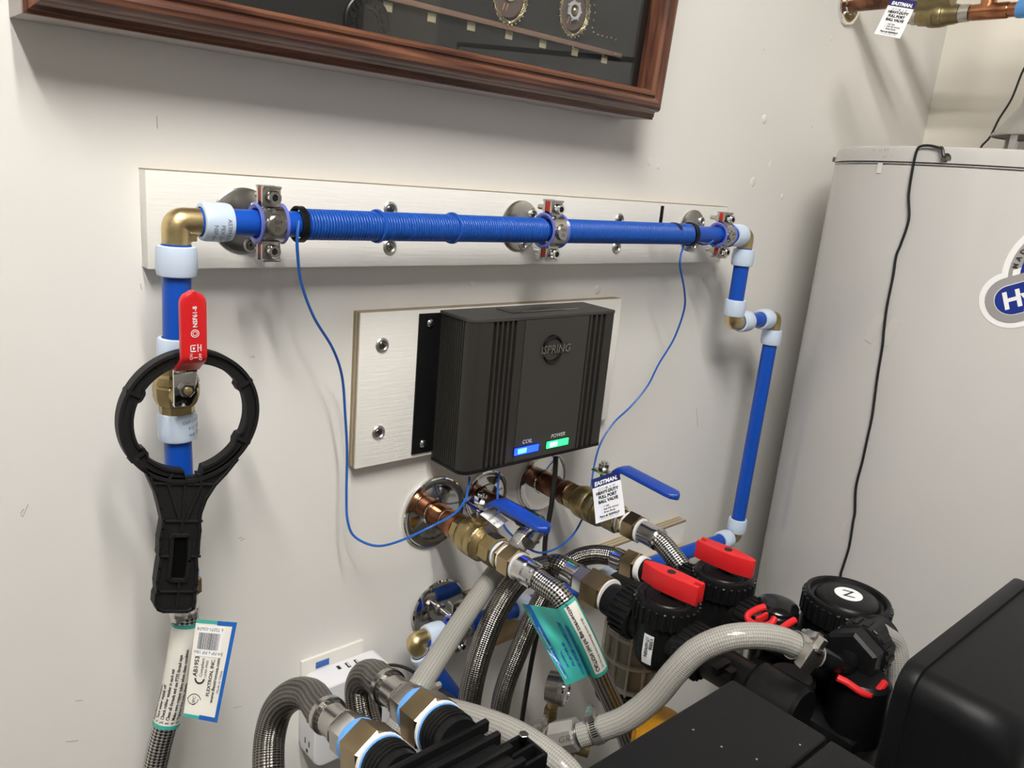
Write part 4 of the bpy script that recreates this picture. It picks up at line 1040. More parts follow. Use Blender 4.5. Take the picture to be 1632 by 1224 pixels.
def ball_valve(label, x, z, y0, yt, yn, ye, ys, m, lz, lend, group='ball valves'):
    "body y0..yt, thread tape, nipple, hose nut yn..ye; stem at ys; lever height lz, lever end lend"
    t = thing('ball_valve', label, 'valve', (x, -y0, z-.02), group); L = yt-y0
    MB().lathe((x, 0, z), (0, -1, 0), [(y0, .0165), (y0+.001, .0192), (y0+L*.14, .0192)], 8).build('hex_end', m, t, ang=20)
    MB().lathe((x, 0, z), (0, -1, 0), [(y0+L*.141, .0185), (y0+L*.17, .0205), (y0+L*.24, .0228), (y0+L*.40, .0236), (y0+L*.43, .0224), (y0+L*.46, .0236), (y0+L*.58, .0234), (y0+L*.60, .0222), (y0+L*.63, .0232), (y0+L*.70, .0205), (y0+L*.745, .0192)], 36).build('body', m, t)
    MB().lathe((x, 0, z), (0, -1, 0), [(y0+L*.746, .0188), (y0+L*.76, .0200), (y0+L*.985, .0200), (yt, .0180)], 8, phase=.3).build('hex_end', m, t, ang=20)
    a = yt+.0004
    MB().lathe((x, 0, z), (0, -1, 0), [(a, .0150), (a+.0004, .0164), (a+.0012, .0156), (a+.0020, .0166), (a+.0028, .0156), (yn-.0102, .0162)], 28).build('thread_tape', m_tape, t)
    MB().lathe((x, 0, z), (0, -1, 0), [(a+.0002, .0148), (a+.0008, .01635), (a+.0016, .0148)], 28).build('blue_thread', m_tapeb, t)
    MB().hexn((x, -(yn-.0100), z), (0, -1, 0), .0182, .0065).build('nipple_hex', m_brassn, t, ang=20)
    MB().lathe((x, 0, z), (0, -1, 0), [(yn-.0034, .0150), (yn-.003, .0160), (yn-.0004, .0158)], 28).build('thread_tape', m_tape, t)
    MB().hexn((x, -yn, z), (0, -1, 0), .0198, ye-yn).build('hose_nut', m_brassn, t, ang=20)
    # bonnet, stem, nut and lever
    MB().lathe((x, -ys, z+.016), (0, 0, 1), [(0, .0135), (.010, .0128), (.0115, .010), (.016, .010)], 24).build('bonnet', m, t)
    zs_ = lz-.016
    MB().cyl((x, -ys, z+.030), (0, 0, 1), .0042, zs_-z-.020, 14).build('stem', m_steel, t)
    pl = MB(); strap(pl, [(x, -ys+.014, zs_), (x, -ys, zs_), (x, -ys-.014, zs_), (x, -ys-.020, zs_+.002), (x, -ys-.030, lz-.003), (x, -ys-.034, lz-.001), (x, -ys-.05, lz)], .0095, .0013, (1, 0, 0)); pl.build('lever', m_steel, t)
    MB().hexn((x, -ys, zs_+.0016), (0, 0, 1), .0078, .0105).cyl((x, -ys, zs_+.0122), (0, 0, 1), .0045, .003, 14, .0006).build('nut', m_chrome, t)
    g = MB(); ex = V(lend)-V((x, -ys-.034, lz)); n = 14
    gp = [V((x, -ys-.0235, lz-.0085)), V((x, -ys-.027, lz-.0055)), V((x, -ys-.031, lz-.002)), V((x, -ys-.036, lz))]+[V((x, -ys-.036, lz))+(V(lend)-V((x, -ys-.036, lz)))*(k/n) for k in range(1, n+1)]
    wd = [.0100, .0110, .0115, .0116]+[.0116 if k < n-2 else .0116*sqrt(max(1-((k-(n-2))/2.05)**2, .02)) for k in range(1, n+1)]
    strap(g, gp, wd, .0042, (1, 0, 0)); g.build('grip', m_blueh, t, label='blue dipped grip')
    tx = MB()
    for k, s_ in enumerate(('600', 'CXG')):
        def mp(a_, b_, k=k):
            th = radians(215)+a_/.0245; yy = y0+L*(.52)+b_-.003+.007*k; return V((x, -yy, z))+V((cos(th)*.0243, 0, sin(th)*-.0243))
        tx.text(s_, .0075, mp, 'CENTER')
    tx.build('cast_marks', m, t)
    return t
l1, l1e = PX(792, 797, V1X), PX(874, 846, V1X)
ball_valve('nearest brass ball valve with blue lever below the descaler box', V1X, V1Z, .0590, .1375, .1515, .1730, .0950, m_brassd, 1.1850, (V1X, l1e.y, 1.1845))
l3e = PX(1081, 794, V3X)
ball_valve('far brass ball valve with blue lever and hanging white tag', V3X, V3Z, .0640, .1585, .1720, .1930, .1180, m_brassd, 1.1985, (V3X, l3e.y, 1.1930))
# middle drain valve carrying the clear hose
dv = thing('drain_valve', 'small valve with hose barb on the middle copper stub', 'valve', (V2X, -.10, V2Z-.03))
MB().lathe((V2X, 0, V2Z), (0, -1, 0), [(.0992, .011), (.101, .0135), (.112, .0135), (.116, .010), (.124, .010), (.127, .0065)], 24).build('body', m_dsteel, dv)
hd = (PY(795, 906, -.150)-PY(846, 846, -.128)).normalized()
MB().lathe(V((V2X, -.118, V2Z)), hd, [(0, .0085), (.02, .0085), (.022, .0095), (.028, .0088), (.034, .0095)], 20).build('barb', m_dsteel, dv)
# tags on the two valves
tl_, tr_, bm_ = PD(955, 803, 1.030), PD(1001, 788, 1.015), PD(992, 821, 1.005)
tc_ = PD(964, 757, 1.05); ex = tr_-tl_; ey = tc_-bm_
valve_tag('valve_tag', 'white valve tag with navy header hanging from the far brass valve', card_map(tc_, ex, ey, 1.2), ex.length*1.0, ey.length*1.02, '1"', '20095LF')
t5 = thing('valve_tag', 'navy and white valve tag folded under the nearest blue lever', 'tag', (V1X, -.12, 1.165))
f5 = lambda a, b: V((V1X+.004-b*.9, -.080-a+b*.10, 1.1735-a*.10-b*.45-.25*a*a))
MB().sheet(lambda a, b: f5(a, b), [.030*i/4 for i in range(5)], [.016*i/3 for i in range(4)], .0004).build('header', m_navy, t5)
MB().sheet(lambda a, b: f5(a, b), [.030+.034*i/5 for i in range(6)], [.016*i/3 for i in range(4)], .0004).build('card', m_tagp, t5)
tm = MB()
for k, s_ in enumerate(('HEAVY', 'FULL')):
    tm.text(s_, .0062, lambda a, b, k=k: f5(.048+.010*k-b, .0155-a*.7)+V((0, 0, .0008)))
tm.build('lettering', m_txt, t5)
MB().text('EAST', .006, lambda a, b: f5(.026-b, .0155-a*.8)+V((0, 0, .0008))).build('lettering', m_wtxt, t5)

# low flange and clamp at the left of the rail
t = hanger('chrome pipe clamp on the wall behind the clear hose', .3709, .9745, -.052, .9705, 0.0, red=False, rr=.0145)
o = thing('wall_flange', 'deep chrome wall flange above the white charger', 'flange', (.3709, 0, .945))
MB().lathe((.3709, -.0045, .9745), (0, -1, 0), [(0, .043), (.002, .043), (.004, .041), (.0048, .022), (.0048, .0335/4)], 44, cap=False).build('plate', m_chrome, o)
# ================================================================== hoses
def hose(name, label, pts, r, m, n=8, seg=20, group='braided hoses', cat='hose'):
    pts = spline(pts, n); t = thing(name, label, cat, min(pts, key=lambda p: p.z), group)
    MB().tube(pts, r, seg).build('braid' if 'braid' in name else 'tube', m, t, ang=80)
    return t, pts
def along(t, o, d, segs):
    "fittings threaded on an axis: (part, material, profile, sides)"
    for nm, m, prof, sd in segs: MB().lathe(o, d, prof, sd).build(nm, m, t, ang=25)
class PathMap:
    "wraps things round a hose: s = metres along it, ang = 0 facing the camera, positive to its right"
    def __init__(s, pts):
        s.p = pts; s.L = [0]
        for i in range(1, len(pts)): s.L.append(s.L[-1]+(pts[i]-pts[i-1]).length)
    def near(s, u, v):
        q = min(range(len(s.p)), key=lambda i: (s.px(s.p[i])-V((u, v))).length); return s.L[q]
    @staticmethod
    def px(p): d = p-CAM; z = d.dot(_F); return V((816+FPX*d.dot(_R)/z, 612-FPX*d.dot(_U)/z))
    def at(s, l):
        i = max(1, next((k for k in range(len(s.L)) if s.L[k] >= l), len(s.L)-1)); f = (l-s.L[i-1])/max(s.L[i]-s.L[i-1], 1e-9)
        return s.p[i-1].lerp(s.p[i], f), (s.p[i]-s.p[i-1]).normalized()
    def __call__(s, l, ang, r):
        p, t = s.at(l); c = (CAM-p).normalized(); e1 = (c-t*c.dot(t)).normalized(); e2 = t.cross(e1)
        if e2.dot(_R) < 0: e2 = -e2
        return p+e1*(r*cos(ang))+e2*(r*sin(ang))

# left hose under the adapter
z0 = PY(296, 945, YP).z
h0, p0 = hose('braided_hose', 'braided steel hose hanging below the black wrench with a paper label', [V((XV2+.0025, YP, z0-.012)), PY(296, 985, -.077), PY(290, 1030, -.080), PY(281, 1085, -.083), PY(268, 1140, -.086), PY(255, 1190, -.088), PY(243, 1245, -.090), PY(230, 1300, -.09)], .0116, m_braid)
along(h0, V((XV2+.0025, YP, z0)), V((0, 0, -1)), [('ferrule', m_ferrule, [(.0003, .0130), (.004, .0134), (.012, .0134), (.014, .0128), (.0165, .0140), (.020, .0140), (.0215, .0128), (.028, .0124)], 28)])
pm = PathMap(p0); s0, s1 = pm.near(297, 992), pm.near(268, 1152)
lb = thing('hose_label', 'white paper hose label with blue and teal border wrapped on the left hose', 'label', pm(s1, 0, .0125))
sl_ = [s0+(s1-s0)*i/20 for i in range(21)]; an = [-pi*.98+2*pi*.98*i/30 for i in range(31)]
MB().sheet(lambda a, b: pm(a, b, .0126), sl_, an, .0004).build('sleeve', m_paper, lb)
for a, b in ((s0-.0002, s0+.0035), (s1-.0035, s1+.0002)):
    MB().sheet(lambda q, w_: pm(q, w_, .0129), [a, b], an, .0003).build('teal_band', m_teal, lb)
lines = ['Installation Instructions', '1. Turn water supply off', '2. Check rubber washer in each nut', '3. Clean all threads and use PTFE thread tape', '4. Make sure copper tubes when clean condition', '5. Tighten the nuts, check']
tx = MB()
for i, s_ in enumerate(lines):
    ph = -1.05+.40*i
    tx.text(s_, .0044, lambda x, y, ph=ph: pm(s1-.0055-x, ph-y/.0130, .0131), sx=.86, bold=.0001)
tx.build('lettering', m_txt, lb)
fd = .722
A_, B_, C_, D_ = PD(313, 987, fd), PD(378, 992, fd+.012), PD(346, 1152, fd+.004), PD(292, 1142, fd-.006)   # flag corners TL TR BR BL
def fmap(a, b, off=0.0):
    p = (D_*(1-a)+C_*a)*(1-b)+(A_*(1-a)+B_*a)*b; return p+(CAM-p).normalized()*off
g = [i/6 for i in range(7)]
MB().sheet(lambda a, b: fmap(a, b), g, g, .0005).build('flag', m_paper, lb)
def frect(a0, a1, b0, b1, m, nm, off=.0004): MB().sheet(lambda a, b: fmap(a, b, off), [a0+(a1-a0)*i/4 for i in range(5)], [b0+(b1-b0)*i/4 for i in range(5)]).build(nm, m, lb)
frect(0, .52, .965, 1.0, m_teal, 'teal_band'); frect(0, .45, 0, .035, m_teal, 'teal_band')
frect(.52, 1, .955, 1.0, m_bluep, 'blue_border'); frect(.45, 1, 0, .045, m_bluep, 'blue_border'); frect(.90, 1, .045, .955, m_bluep, 'blue_border')
FW, FH = (B_-A_).length, (A_-D_).length
fl_txt = lambda a0, b0, off=.0005: (lambda x, y: fmap(a0-y/FW, b0+x/FH, off))
tx = MB()
tx.text('FLEXTRON, INC.', .0044, fl_txt(.62, .24), bold=.0001); tx.text('www.flextronusa.com', .0044, fl_txt(.75, .18), bold=.0001); tx.text('Made in China', .0034, fl_txt(.87, .28))
tx.text('AB1953', .0056, fl_txt(.21, .42), bold=.0001); tx.text('Compliant', .0040, fl_txt(.35, .42)); tx.text('LEAD FREE', .0032, fl_txt(.46, .42))
random.seed(3); a = .06
while a < .60:
    w_ = random.choice((.008, .014, .02)); fm = [fmap(a+.05, .70, .0007), fmap(a+.05+w_, .70, .0007), fmap(a+.05+w_, .87, .0007), fmap(a+.05, .87, .0007)]
    tx.add(fm, [[0, 1, 2, 3]]); a += w_+random.choice((.008, .014))
tx.text('6 72071-02674', .0042, lambda x, y: fmap(.70-x/FW*.9, .925-y/FH, .0007)); tx.text('3/4 FIP x FIP 18in', .0040, lambda x, y: fmap(.80-x/FW*.95, .685-y/FH, .0007))
def fring(a0, b0, r, w_, t0=0, t1=2*pi):
    n = 20; vs = [fmap(a0+q*cos(t0+(t1-t0)*k/n)/FW, b0+q*sin(t0+(t1-t0)*k/n)/FH, .0006) for k in range(n+1) for q in (r, r-w_)]
    tx.add(vs, [[2*k, 2*k+2, 2*k+3, 2*k+1] for k in range(n)])
fring(.30, .405, .0050, .0016, pi, 2*pi); fring(.24, .17, .0068, .0006, .3, pi-.3); fring(.20, .20, .0055, .0005, pi, 2*pi)
tx.text('UPC', .0042, fl_txt(.27, .13)); tx.build('lettering', m_txt, lb)
frect(.08, .72, .63, .94, m_tagp, 'barcode_panel', .00055)

# nearest valve -> hose with the teal label
h1, p1 = hose('braided_hose', 'bright braided hose from the nearest valve carrying the teal label', [V((V1X, -.196, V1Z)), V((V1X+.001, -.215, V1Z-.003)), PY(893, 951, -.240), PY(917, 992, -.258), PY(938, 1035, -.266), PY(958, 1082, -.270), PY(978, 1125, -.270), PY(1000, 1180, -.268), PY(1010, 1230, -.265)], .0122, m_braid)
along(h1, V((V1X, 0, V1Z)), V((0, -1, 0)), [('washer', m_white, [(.1733, .0170), (.1750, .0170)], 24), ('ferrule', m_ferrule, [(.1751, .0150), (.178, .0154), (.190, .0150), (.192, .0136), (.205, .0140), (.208, .0132)], 28)])
for k in range(8):
    a = 2*pi*k/8; MB().box(V((V1X+.0146*cos(a), -.1965, V1Z+.0146*sin(a))), (.004, .014, .0022), (V((-sin(a), 0, cos(a))), V((0, 1, 0)), V((cos(a), 0, sin(a)))), .0006).build('crimp', m_ferrule, h1)
pm1 = PathMap(p1); s0, s1 = pm1.near(900, 957), pm1.near(950, 1063)
lt_ = thing('hose_label', 'crinkled teal and blue hose label with white caution strip', 'label', pm1(s1, 0, .013))
def tmap(a, b, off=0.0):
    "a 0 at the free left edge .. 1 wrapped round the hose; b 0 top .. 1 bottom"
    s_ = s0+(s1-s0)*b
    if a > .55: return pm1(s_, -1.10+(a-.55)/.45*2.45, .0134+off)
    e = pm1(s_, -1.10, .0134); k = (.55-a)/.55
    fr_ = PD(832+70*b, 962+131*b, .905-.03*b); p = e.lerp(fr_, k)
    return p+(CAM-p).normalized()*(off+.0028*sin(9*k+4*b)*k+.0022*sin(14*b+3*k)*k)
ga = [i/40 for i in range(41)]; gb = [i/22 for i in range(23)]
def trect(a0, a1, b0, b1, m, nm, off, th=0.0): MB().sheet(lambda a, b: tmap(a, b, off), [a0+(a1-a0)*i/24 for i in range(25)], [b0+(b1-b0)*i/22 for i in range(23)], th).build(nm, m, lt_)
trect(0, 1, 0, 1, m_teal, 'teal_sheet', 0, .0004)
trect(0, .13, 0, 1, m_bluep, 'blue_border', .0006); trect(.70, .93, .03, .94, m_paper, 'caution_strip', .0006)
SL = s1-s0
tt_ = lambda a0, b0, k: (lambda x, y: tmap(a0+y*k, b0-x/SL, .0011))
tx = MB()
tx.text('CAUTION: Not for gas connection', .0068, tt_(.735, .90, 12), sx=.92, bold=.00015); tx.text('For use with water accessible areas only', .0046, tt_(.84, .90, 12), sx=.95)
tx.build('lettering', m_txt, lt_)
tx = MB()
for s_, a0, sz_ in (('24" STAINLESS STEEL BRAIDED', .57, .0094), ('WATER HEATER CONNECTOR', .44, .0094), ('3/4" FIP x 3/4" FIP', .33, .0080), ('PAT # 5,702,179', .22, .0056)):
    tx.text(s_, sz_, tt_(a0, .95 if a0 > .4 else .80, 8.0), sx=.60, bold=.0004)
tx.build('lettering', m_txtb, lt_)
MB().text('Flextron Water Connection', .0060, tt_(.055, .93, 8), sx=.95, shear=.2).build('lettering', m_wtxt, lt_)

# far valve -> far union valve
h4, p4 = hose('braided_hose', 'short braided hose from the far valve to the far red-handled union', [V((V3X, -.212, V3Z)), V((V3X, -.232, V3Z-.004)), V((V3X-.002, -.255, V3Z-.014)), V((V3X-.003, -.285, V3Z-.030)), V((V3X-.003, -.310, V3Z-.040))], .0126, m_braid)
along(h4, V((V3X, 0, V3Z)), V((0, -1, 0)), [('washer', m_white, [(.1933, .0165), (.1950, .0165)], 24), ('ferrule', m_ferrule, [(.1951, .0142), (.198, .0148), (.216, .0146), (.2175, .0152), (.2235, .0156), (.226, .0140)], 28)])

AX, AZ, AY = .4365, 1.090, -.327
BX, BZ, BY = .5400, 1.090, -.329
h2, p2 = hose('braided_hose', 'braided hose arching from the near union nut down past the black cord', [V((AX, -.178, AZ+.003)), V((AX-.004, -.165, AZ+.006)), PY(876, 902, -.150), PY(845, 911, -.148), PY(815, 938, -.150), PY(787, 985, -.155), PY(766, 1040, -.160), PY(752, 1095, -.165), PY(745, 1150, -.165), PY(742, 1220, -.165)], .0140, m_braidf, group='arched braided hoses')
along(h2, V((AX, 0, AZ+.003)), V((0, -1, 0)), [('ferrule', m_ferrule, [(.168, .0155), (.172, .0158), (.1725, .0148), (.192, .0150), (.1925, .0162), (.197, .0162)], 28), ('hex_collar', m_ferrule, [(.1972, .0155), (.199, .0172), (.2125, .0172), (.2135, .0158)], 6), ('brass_nut', m_brassn, [(.214, .0175), (.217, .0232), (.2430, .0232), (.245, .0205)], 6), ('thread_tape', m_tape, [(.2452, .0190), (.2458, .0206), (.2474, .0206), (.2478, .0190)], 28)])
h3, p3 = hose('braided_hose', 'braided hose arching behind, to the brass nut beside the near red handle', [PY(992, 893, -.200), PY(972, 886, -.185), PY(945, 884, -.165), PY(915, 893, -.150), PY(885, 920, -.142), PY(858, 965, -.142), PY(830, 1030, -.148), PY(808, 1085, -.150), PY(797, 1130, -.152), PY(790, 1200, -.152)], .0125, m_braidf, group='arched braided hoses')
o3 = PY(980, 889, -.193); d3 = (PY(1022, 906, -.235)-o3).normalized()
along(h3, o3, d3, [('ferrule', m_ferrule, [(0, .0138), (.003, .0142), (.016, .0136), (.018, .0142)], 26), ('brass_nut', m_brassn, [(.0185, .0165), (.021, .0190), (.038, .0190), (.040, .017)], 6), ('thread_tape', m_tape, [(.0402, .015), (.041, .0165), (.048, .0160)], 26), ('black_stub', m_black, [(.0482, .0145), (.085, .0145)], 24)])

# lower-left pair of hoses into the bypass
def nutted(label, ua, va, da, ub, vb, db, pts, grp):
    a, b = PD(ua, va, da), PD(ub, vb, db); d = (b-a).normalized()
    h, p = hose('braided_hose', label, [a+d*.006, a-d*.012]+[PD(*q) for q in pts], .0138, m_braidf, group=grp)
    L = (b-a).length; k = L/.075
    along(h, a, d, [('ferrule', m_steel, [(-.004*k, .0146), (-.0035*k, .0156), (.001*k, .0156), (.0015*k, .0134), (.0200*k, .0134), (.0205*k, .0146), (.0230*k, .0146)], 28),
                    ('hex_collar', m_steel, [(.0232*k, .0150), (.026*k, .0172), (.0385*k, .0172), (.0405*k, .0160)], 6),
                    ('blue_tape', m_tapeb, [(.0407*k, .0165), (.0412*k, .0178), (.0455*k, .0178), (.046*k, .0165)], 28),
                    ('brass_nut', m_brassn, [(.0462*k, .0185), (.049*k, .0222), (.0690*k, .0222), (.0710*k, .0200)], 6),
                    ('thread_tape', m_tape, [(.0712*k, .0190), (.0716*k, .0210), (.0735*k, .0210), (.0738*k, .0190)], 28),
                    ('blue_tape', m_tapeb, [(.0740*k, .0180), (.0745*k, .0202), (.0755*k, .0198), (.0758*k, .018)], 28)])
    return a, b, d
n1a, n1b, n1d = nutted('nearest braided hose looping at the lower left in front of the charger', 524, 1141, .640, 611, 1216, .575, ((495, 1108, .680), (468, 1107, .700), (443, 1130, .712), (430, 1175, .712), (428, 1230, .70), (432, 1290, .69)), 'bypass hoses')
n2a, n2b, n2d = nutted('second braided hose looping down beside the charger face', 620, 1096, .665, 703, 1163, .598, ((597, 1077, .695), (582, 1078, .708), (574, 1096, .715), (577, 1130, .712), (590, 1180, .70), (600, 1240, .69)), 'bypass hoses')

# clear reinforced hoses
def clamp_worm(label, c, d, r, up, k=1.0, name='hose_clamp'):
    t = thing(name, label, 'hose clamp', V(c)-V((0, 0, r)), 'hose clamps')
    e1, e2, ax = axes(d, up)
    MB().lathe(V(c)-ax*.005, ax, [(0, r+.0002), (0, r+.0011), (.010, r+.0011), (.010, r+.0002)], 36, up=up, cap=False).build('band', m_washer, t)
    for j in range(7):
        a = .55+.16*j; MB().box(V(c)+(e1*cos(a)+e2*sin(a))*(r+.0012), (.0006, .0012, .0062), (e1*cos(a)+e2*sin(a), e2*cos(a)-e1*sin(a), ax)).build('slot', m_socket, t)
    MB().box(V(c)+e1*(r+.0040*k), (.0070*k, .0150*k, .0095*k), (e1, e2, ax), .0016).build('screw_housing', m_washer, t)
    MB().hexn(V(c)+e1*(r+.0045*k)-e2*(.0145*k), e2, .0036*k, .0065*k).cyl(V(c)+e1*(r+.0045*k)-e2*(.0082*k), e2, .0045*k, .002*k, 14).build('screw', m_washer, t)
    return t
k1, pk1 = hose('clear_hose', 'clear reinforced hose running down from the middle valve past the low clamp', [PY(840, 853, -.108), PY(828, 866, -.108), PY(795, 906, -.110), PY(757, 958, -.130), PY(722, 1010, -.155), PY(690, 1060, -.178), PY(662, 1105, -.190), PY(640, 1145, -.196), PY(615, 1200, -.20)], .0125, m_clear, group='clear hoses')
clamp_worm('dark hose clamp under the nearest blue lever', PY(836, 857, -.108), hd, .0128, (-.3, -.8, .5))
k2, pk2 = hose('clear_hose', 'clear reinforced hose curving across the bottom centre', [PD(640, 1108, .83), PD(668, 1122, .80), PD(705, 1131, .775), PD(760, 1146, .745), PD(815, 1167, .72), PD(862, 1195, .70), PD(905, 1232, .685), PD(940, 1290, .67)], .0125, m_clear, group='clear hoses')
clamp_worm('hose clamp at the left end of the bottom centre clear hose', PD(688, 1127, .787), PD(705, 1131, .775)-PD(668, 1122, .80), .0128, (0, .4, 1))
k3, pk3 = hose('clear_hose', 'clear reinforced hose arching up to the black elbow on the right', [PD(925, 1172, .80), PD(955, 1162, .795), PD(1000, 1144, .785), PD(1043, 1110, .775), PD(1075, 1072, .765), PD(1110, 1038, .758), PD(1155, 1018, .752), PD(1200, 1013, .752), PD(1243, 1019, .758), PD(1280, 1035, .768), PD(1300, 1045, .774)], .0125, m_clear, group='clear hoses')
clamp_worm('hose clamp with upright bolt at the right of the metal tee', PD(952, 1163, .795), PD(985, 1150, .79)-PD(925, 1172, .80), .0130, (.1, .1, 1))
clamp_worm('bright hose clamp beside the black elbow', PD(1270, 1030, .7645), PD(1300, 1043, .774)-PD(1270, 1028, .765), .0130, (-.72, -.45, .25), 1.6)
clamp_worm('hose clamp with slotted band behind the black elbow', PD(1290, 1040, .771), PD(1300, 1043, .774)-PD(1270, 1028, .765), .0132, (.2, .3, .9))
te = thing('hose_tee', 'grey metal hose tee between clear hoses at the bottom centre', 'fitting', PD(905, 1190, .81))
d_ = (PD(952, 1163, .795)-PD(868, 1180, .82)).normalized()
along(te, PD(868, 1180, .82), d_, [('barb', m_dsteel, [(-.012, .009), (.010, .011), (.0104, .009)], 20), ('body', m_galv, [(.0105, .0150), (.013, .0168), (.038, .0168), (.040, .0150)], 8), ('barb', m_dsteel, [(.0405, .011), (.055, .011)], 20)])
MB().text('GR2', .011, lambda a, b: PD(903, 1182, .79)+d_*a+V((0, 0, 1))*b, 'CENTER').build('cast_marks', m_chrome, te)
clamp_worm('hose clamp at the left of the metal tee', PD(868, 1180, .82)+d_*.002, d_, .0128, (.1, .1, 1))
MB().lathe(PD(868, 1180, .82)+d_*.025, (0, 0, -1), [(.010, .011), (.04, .011)], 20).build('branch', m_dsteel, te)
b_, bpts = hose('clear_hose', 'short clear hose stub left of the metal tee', [PD(868, 1180, .82)+d_*.006, PD(868, 1180, .82)-d_*.02, PD(868, 1180, .82)-d_*.05-V((0, 0, .012)), PD(868, 1180, .82)-d_*.075-V((0, 0, .04))], .0125, m_clear, group='clear hoses')

# ================================================================== pressure gauge
gc = PY(872, 1092, -.095); gd = V((.50, -.86, .04)).normalized()
ga_ = thing('pressure_gauge', 'small chrome pressure gauge behind the teal label', 'gauge', gc-V((0, 0, .06)))
MB().lathe(gc, gd, [(0, .016), (.002, .022), (.020, .0225), (.021, .0245), (.027, .0245), (.028, .0222)], 40).build('case', m_steel, ga_)
MB().lathe(gc, gd, [(.0282, .0215), (.0284, .0002)], 40).build('dial', m_tagp, ga_)
MB().lathe(gc, gd, [(.0275, .0245), (.030, .0240), (.0305, .0222), (.0285, .0218)], 40, cap=False).build('bezel', m_chrome, ga_)
e1, e2, ax = axes(gd)
tk = MB()
for k in range(13):
    a = -2.3+4.6*k/12; dd_ = e1*cos(a)+e2*sin(a); tk.box(gc+gd*.0287+dd_*.0172, (.005, .0008, .0003), (dd_, gd.cross(dd_), gd))
tk.build('tick_marks', m_txt, ga_); MB().box(gc+gd*.0289+(e1*-.4+e2*.9)*.006, (.0012, .016, .0004), ((e1*.9+e2*.4), (e1*-.4+e2*.9), gd)).build('needle', m_red, ga_)
MB().lathe(gc+gd*.010, (0, 0, -1), [(.021, .007), (.034, .007)], 20).build('neck', m_brass, ga_)
MB().hexn(gc+gd*.010-V((0, 0, .034)), (0, 0, -1), .0105, .012).build('hex_fitting', m_brassd, ga_)
MB().tube(spline([gc+gd*.010-V((0, 0, .045)), gc+gd*.010-V((0, 0, .075)), gc+gd*.025-V((-.01, 0, .095)), gc+gd*.06-V((-.02, 0, .105))], 6), .010, 18).build('brass_tube', m_brassd, ga_)

# ================================================================== outlet and charger
pl_ = thing('outlet_plate', 'white wall outlet cover plate behind the charger', 'outlet plate', (.2105, 0, .850))
MB().box2((.1670, -.0055, .850), (.2545, 0, .9660), .0025).build('plate', m_plate, pl_)
MB().box2((.186, -.0062, .950), (.204, -.0056, .9585)).build('blue_sticker', m_bluep, pl_, label='small blue sticker')
cgh = thing('wall_charger', 'white multi-outlet wall charger with USB ports plugged into the outlet', 'charger', (.22, -.006, .838))
bmx = bmesh.new(); 
cx0_, cx1_, cy0_, cy1_, cz0_, cz1_ = .1655, .2740, -.0065, -.0460, .838, .9495
def rrect(x0, y0, x1, y1, r, n=6):
    P = []
    for cx_, cy_, a0 in ((x1-r, y1-r, 0), (x0+r, y1-r, pi/2), (x0+r, y0+r, pi), (x1-r, y0+r, 3*pi/2)):
        for k in range(n+1): a = a0+pi/2*k/n; P.append((cx_+r*cos(a), cy_+r*sin(a)))
    return P
MB().prism(rrect(cx0_, cz0_, cx1_, cz1_, .014), (0, cy0_, 0), (1, 0, 0), (0, 0, 1), (0, -1, 0), cy0_-cy1_, .004, 3).build('body', m_white, cgh)
for u, v, w_, nm in ((540, 1064, .0075, 'usb_c_port'), (554.5, 1060, .0105, 'usb_port'), (568.5, 1055, .0105, 'usb_port')):
    p = PZ(u, v, cz1_)
    o = MB().box((p.x, p.y, cz1_+.0001), (.0042, w_, .0006), None, .0002).build(nm, m_socket, cgh)
    if nm == 'usb_port': MB().box((p.x+.0006, p.y, cz1_+.0004), (.0014, w_*.7, .0004)).build('tongue', m_wtxt, o)
for z in (.862, .905):
    for dy, dz, s_ in ((-.006, .004, (.0006, .0022, .008)), (.004, .004, (.0006, .0022, .008)), (-.001, -.008, (.0006, .0045, .0045))):
        MB().box((cx0_-.0001, -.026+dy, z+dz), s_, None, .0002).build('socket_slot', m_socket, cgh)
for x in (.196, .244):
    for dx, dz, s_ in ((-.006, .004, (.0022, .0006, .009)), (.006, .004, (.0022, .0006, .008)), (0, -.008, (.0048, .0006, .0048))):
        MB().box((x+dx, cy1_-.0001, .868+dz), s_, None, .0002).build('socket_slot', m_socket, cgh)
plg = thing('black_plug', 'black power adapter plugged into the charger front', 'plug', (.222, -.06, .885))
MB().box2((.205, -.0785, .872), (.240, -.0465, .918), .004).build('body', m_black, plg)
pc = [PY(u, v, y) for u, v, y in ((598, 1066, -.050), (612, 1062, -.056), (626, 1060, -.062), (645, 1064, -.075), (668, 1076, -.09), (695, 1093, -.12), (722, 1112, -.15), (745, 1135, -.17))]
tag(MB().tube([V((.262, -.0465, .935))]+spline(pc, 8), .0021, 8).build('charger_cord', m_cord), 'thin black cord leaving the charger across the slanted blue pipe', 'cord')
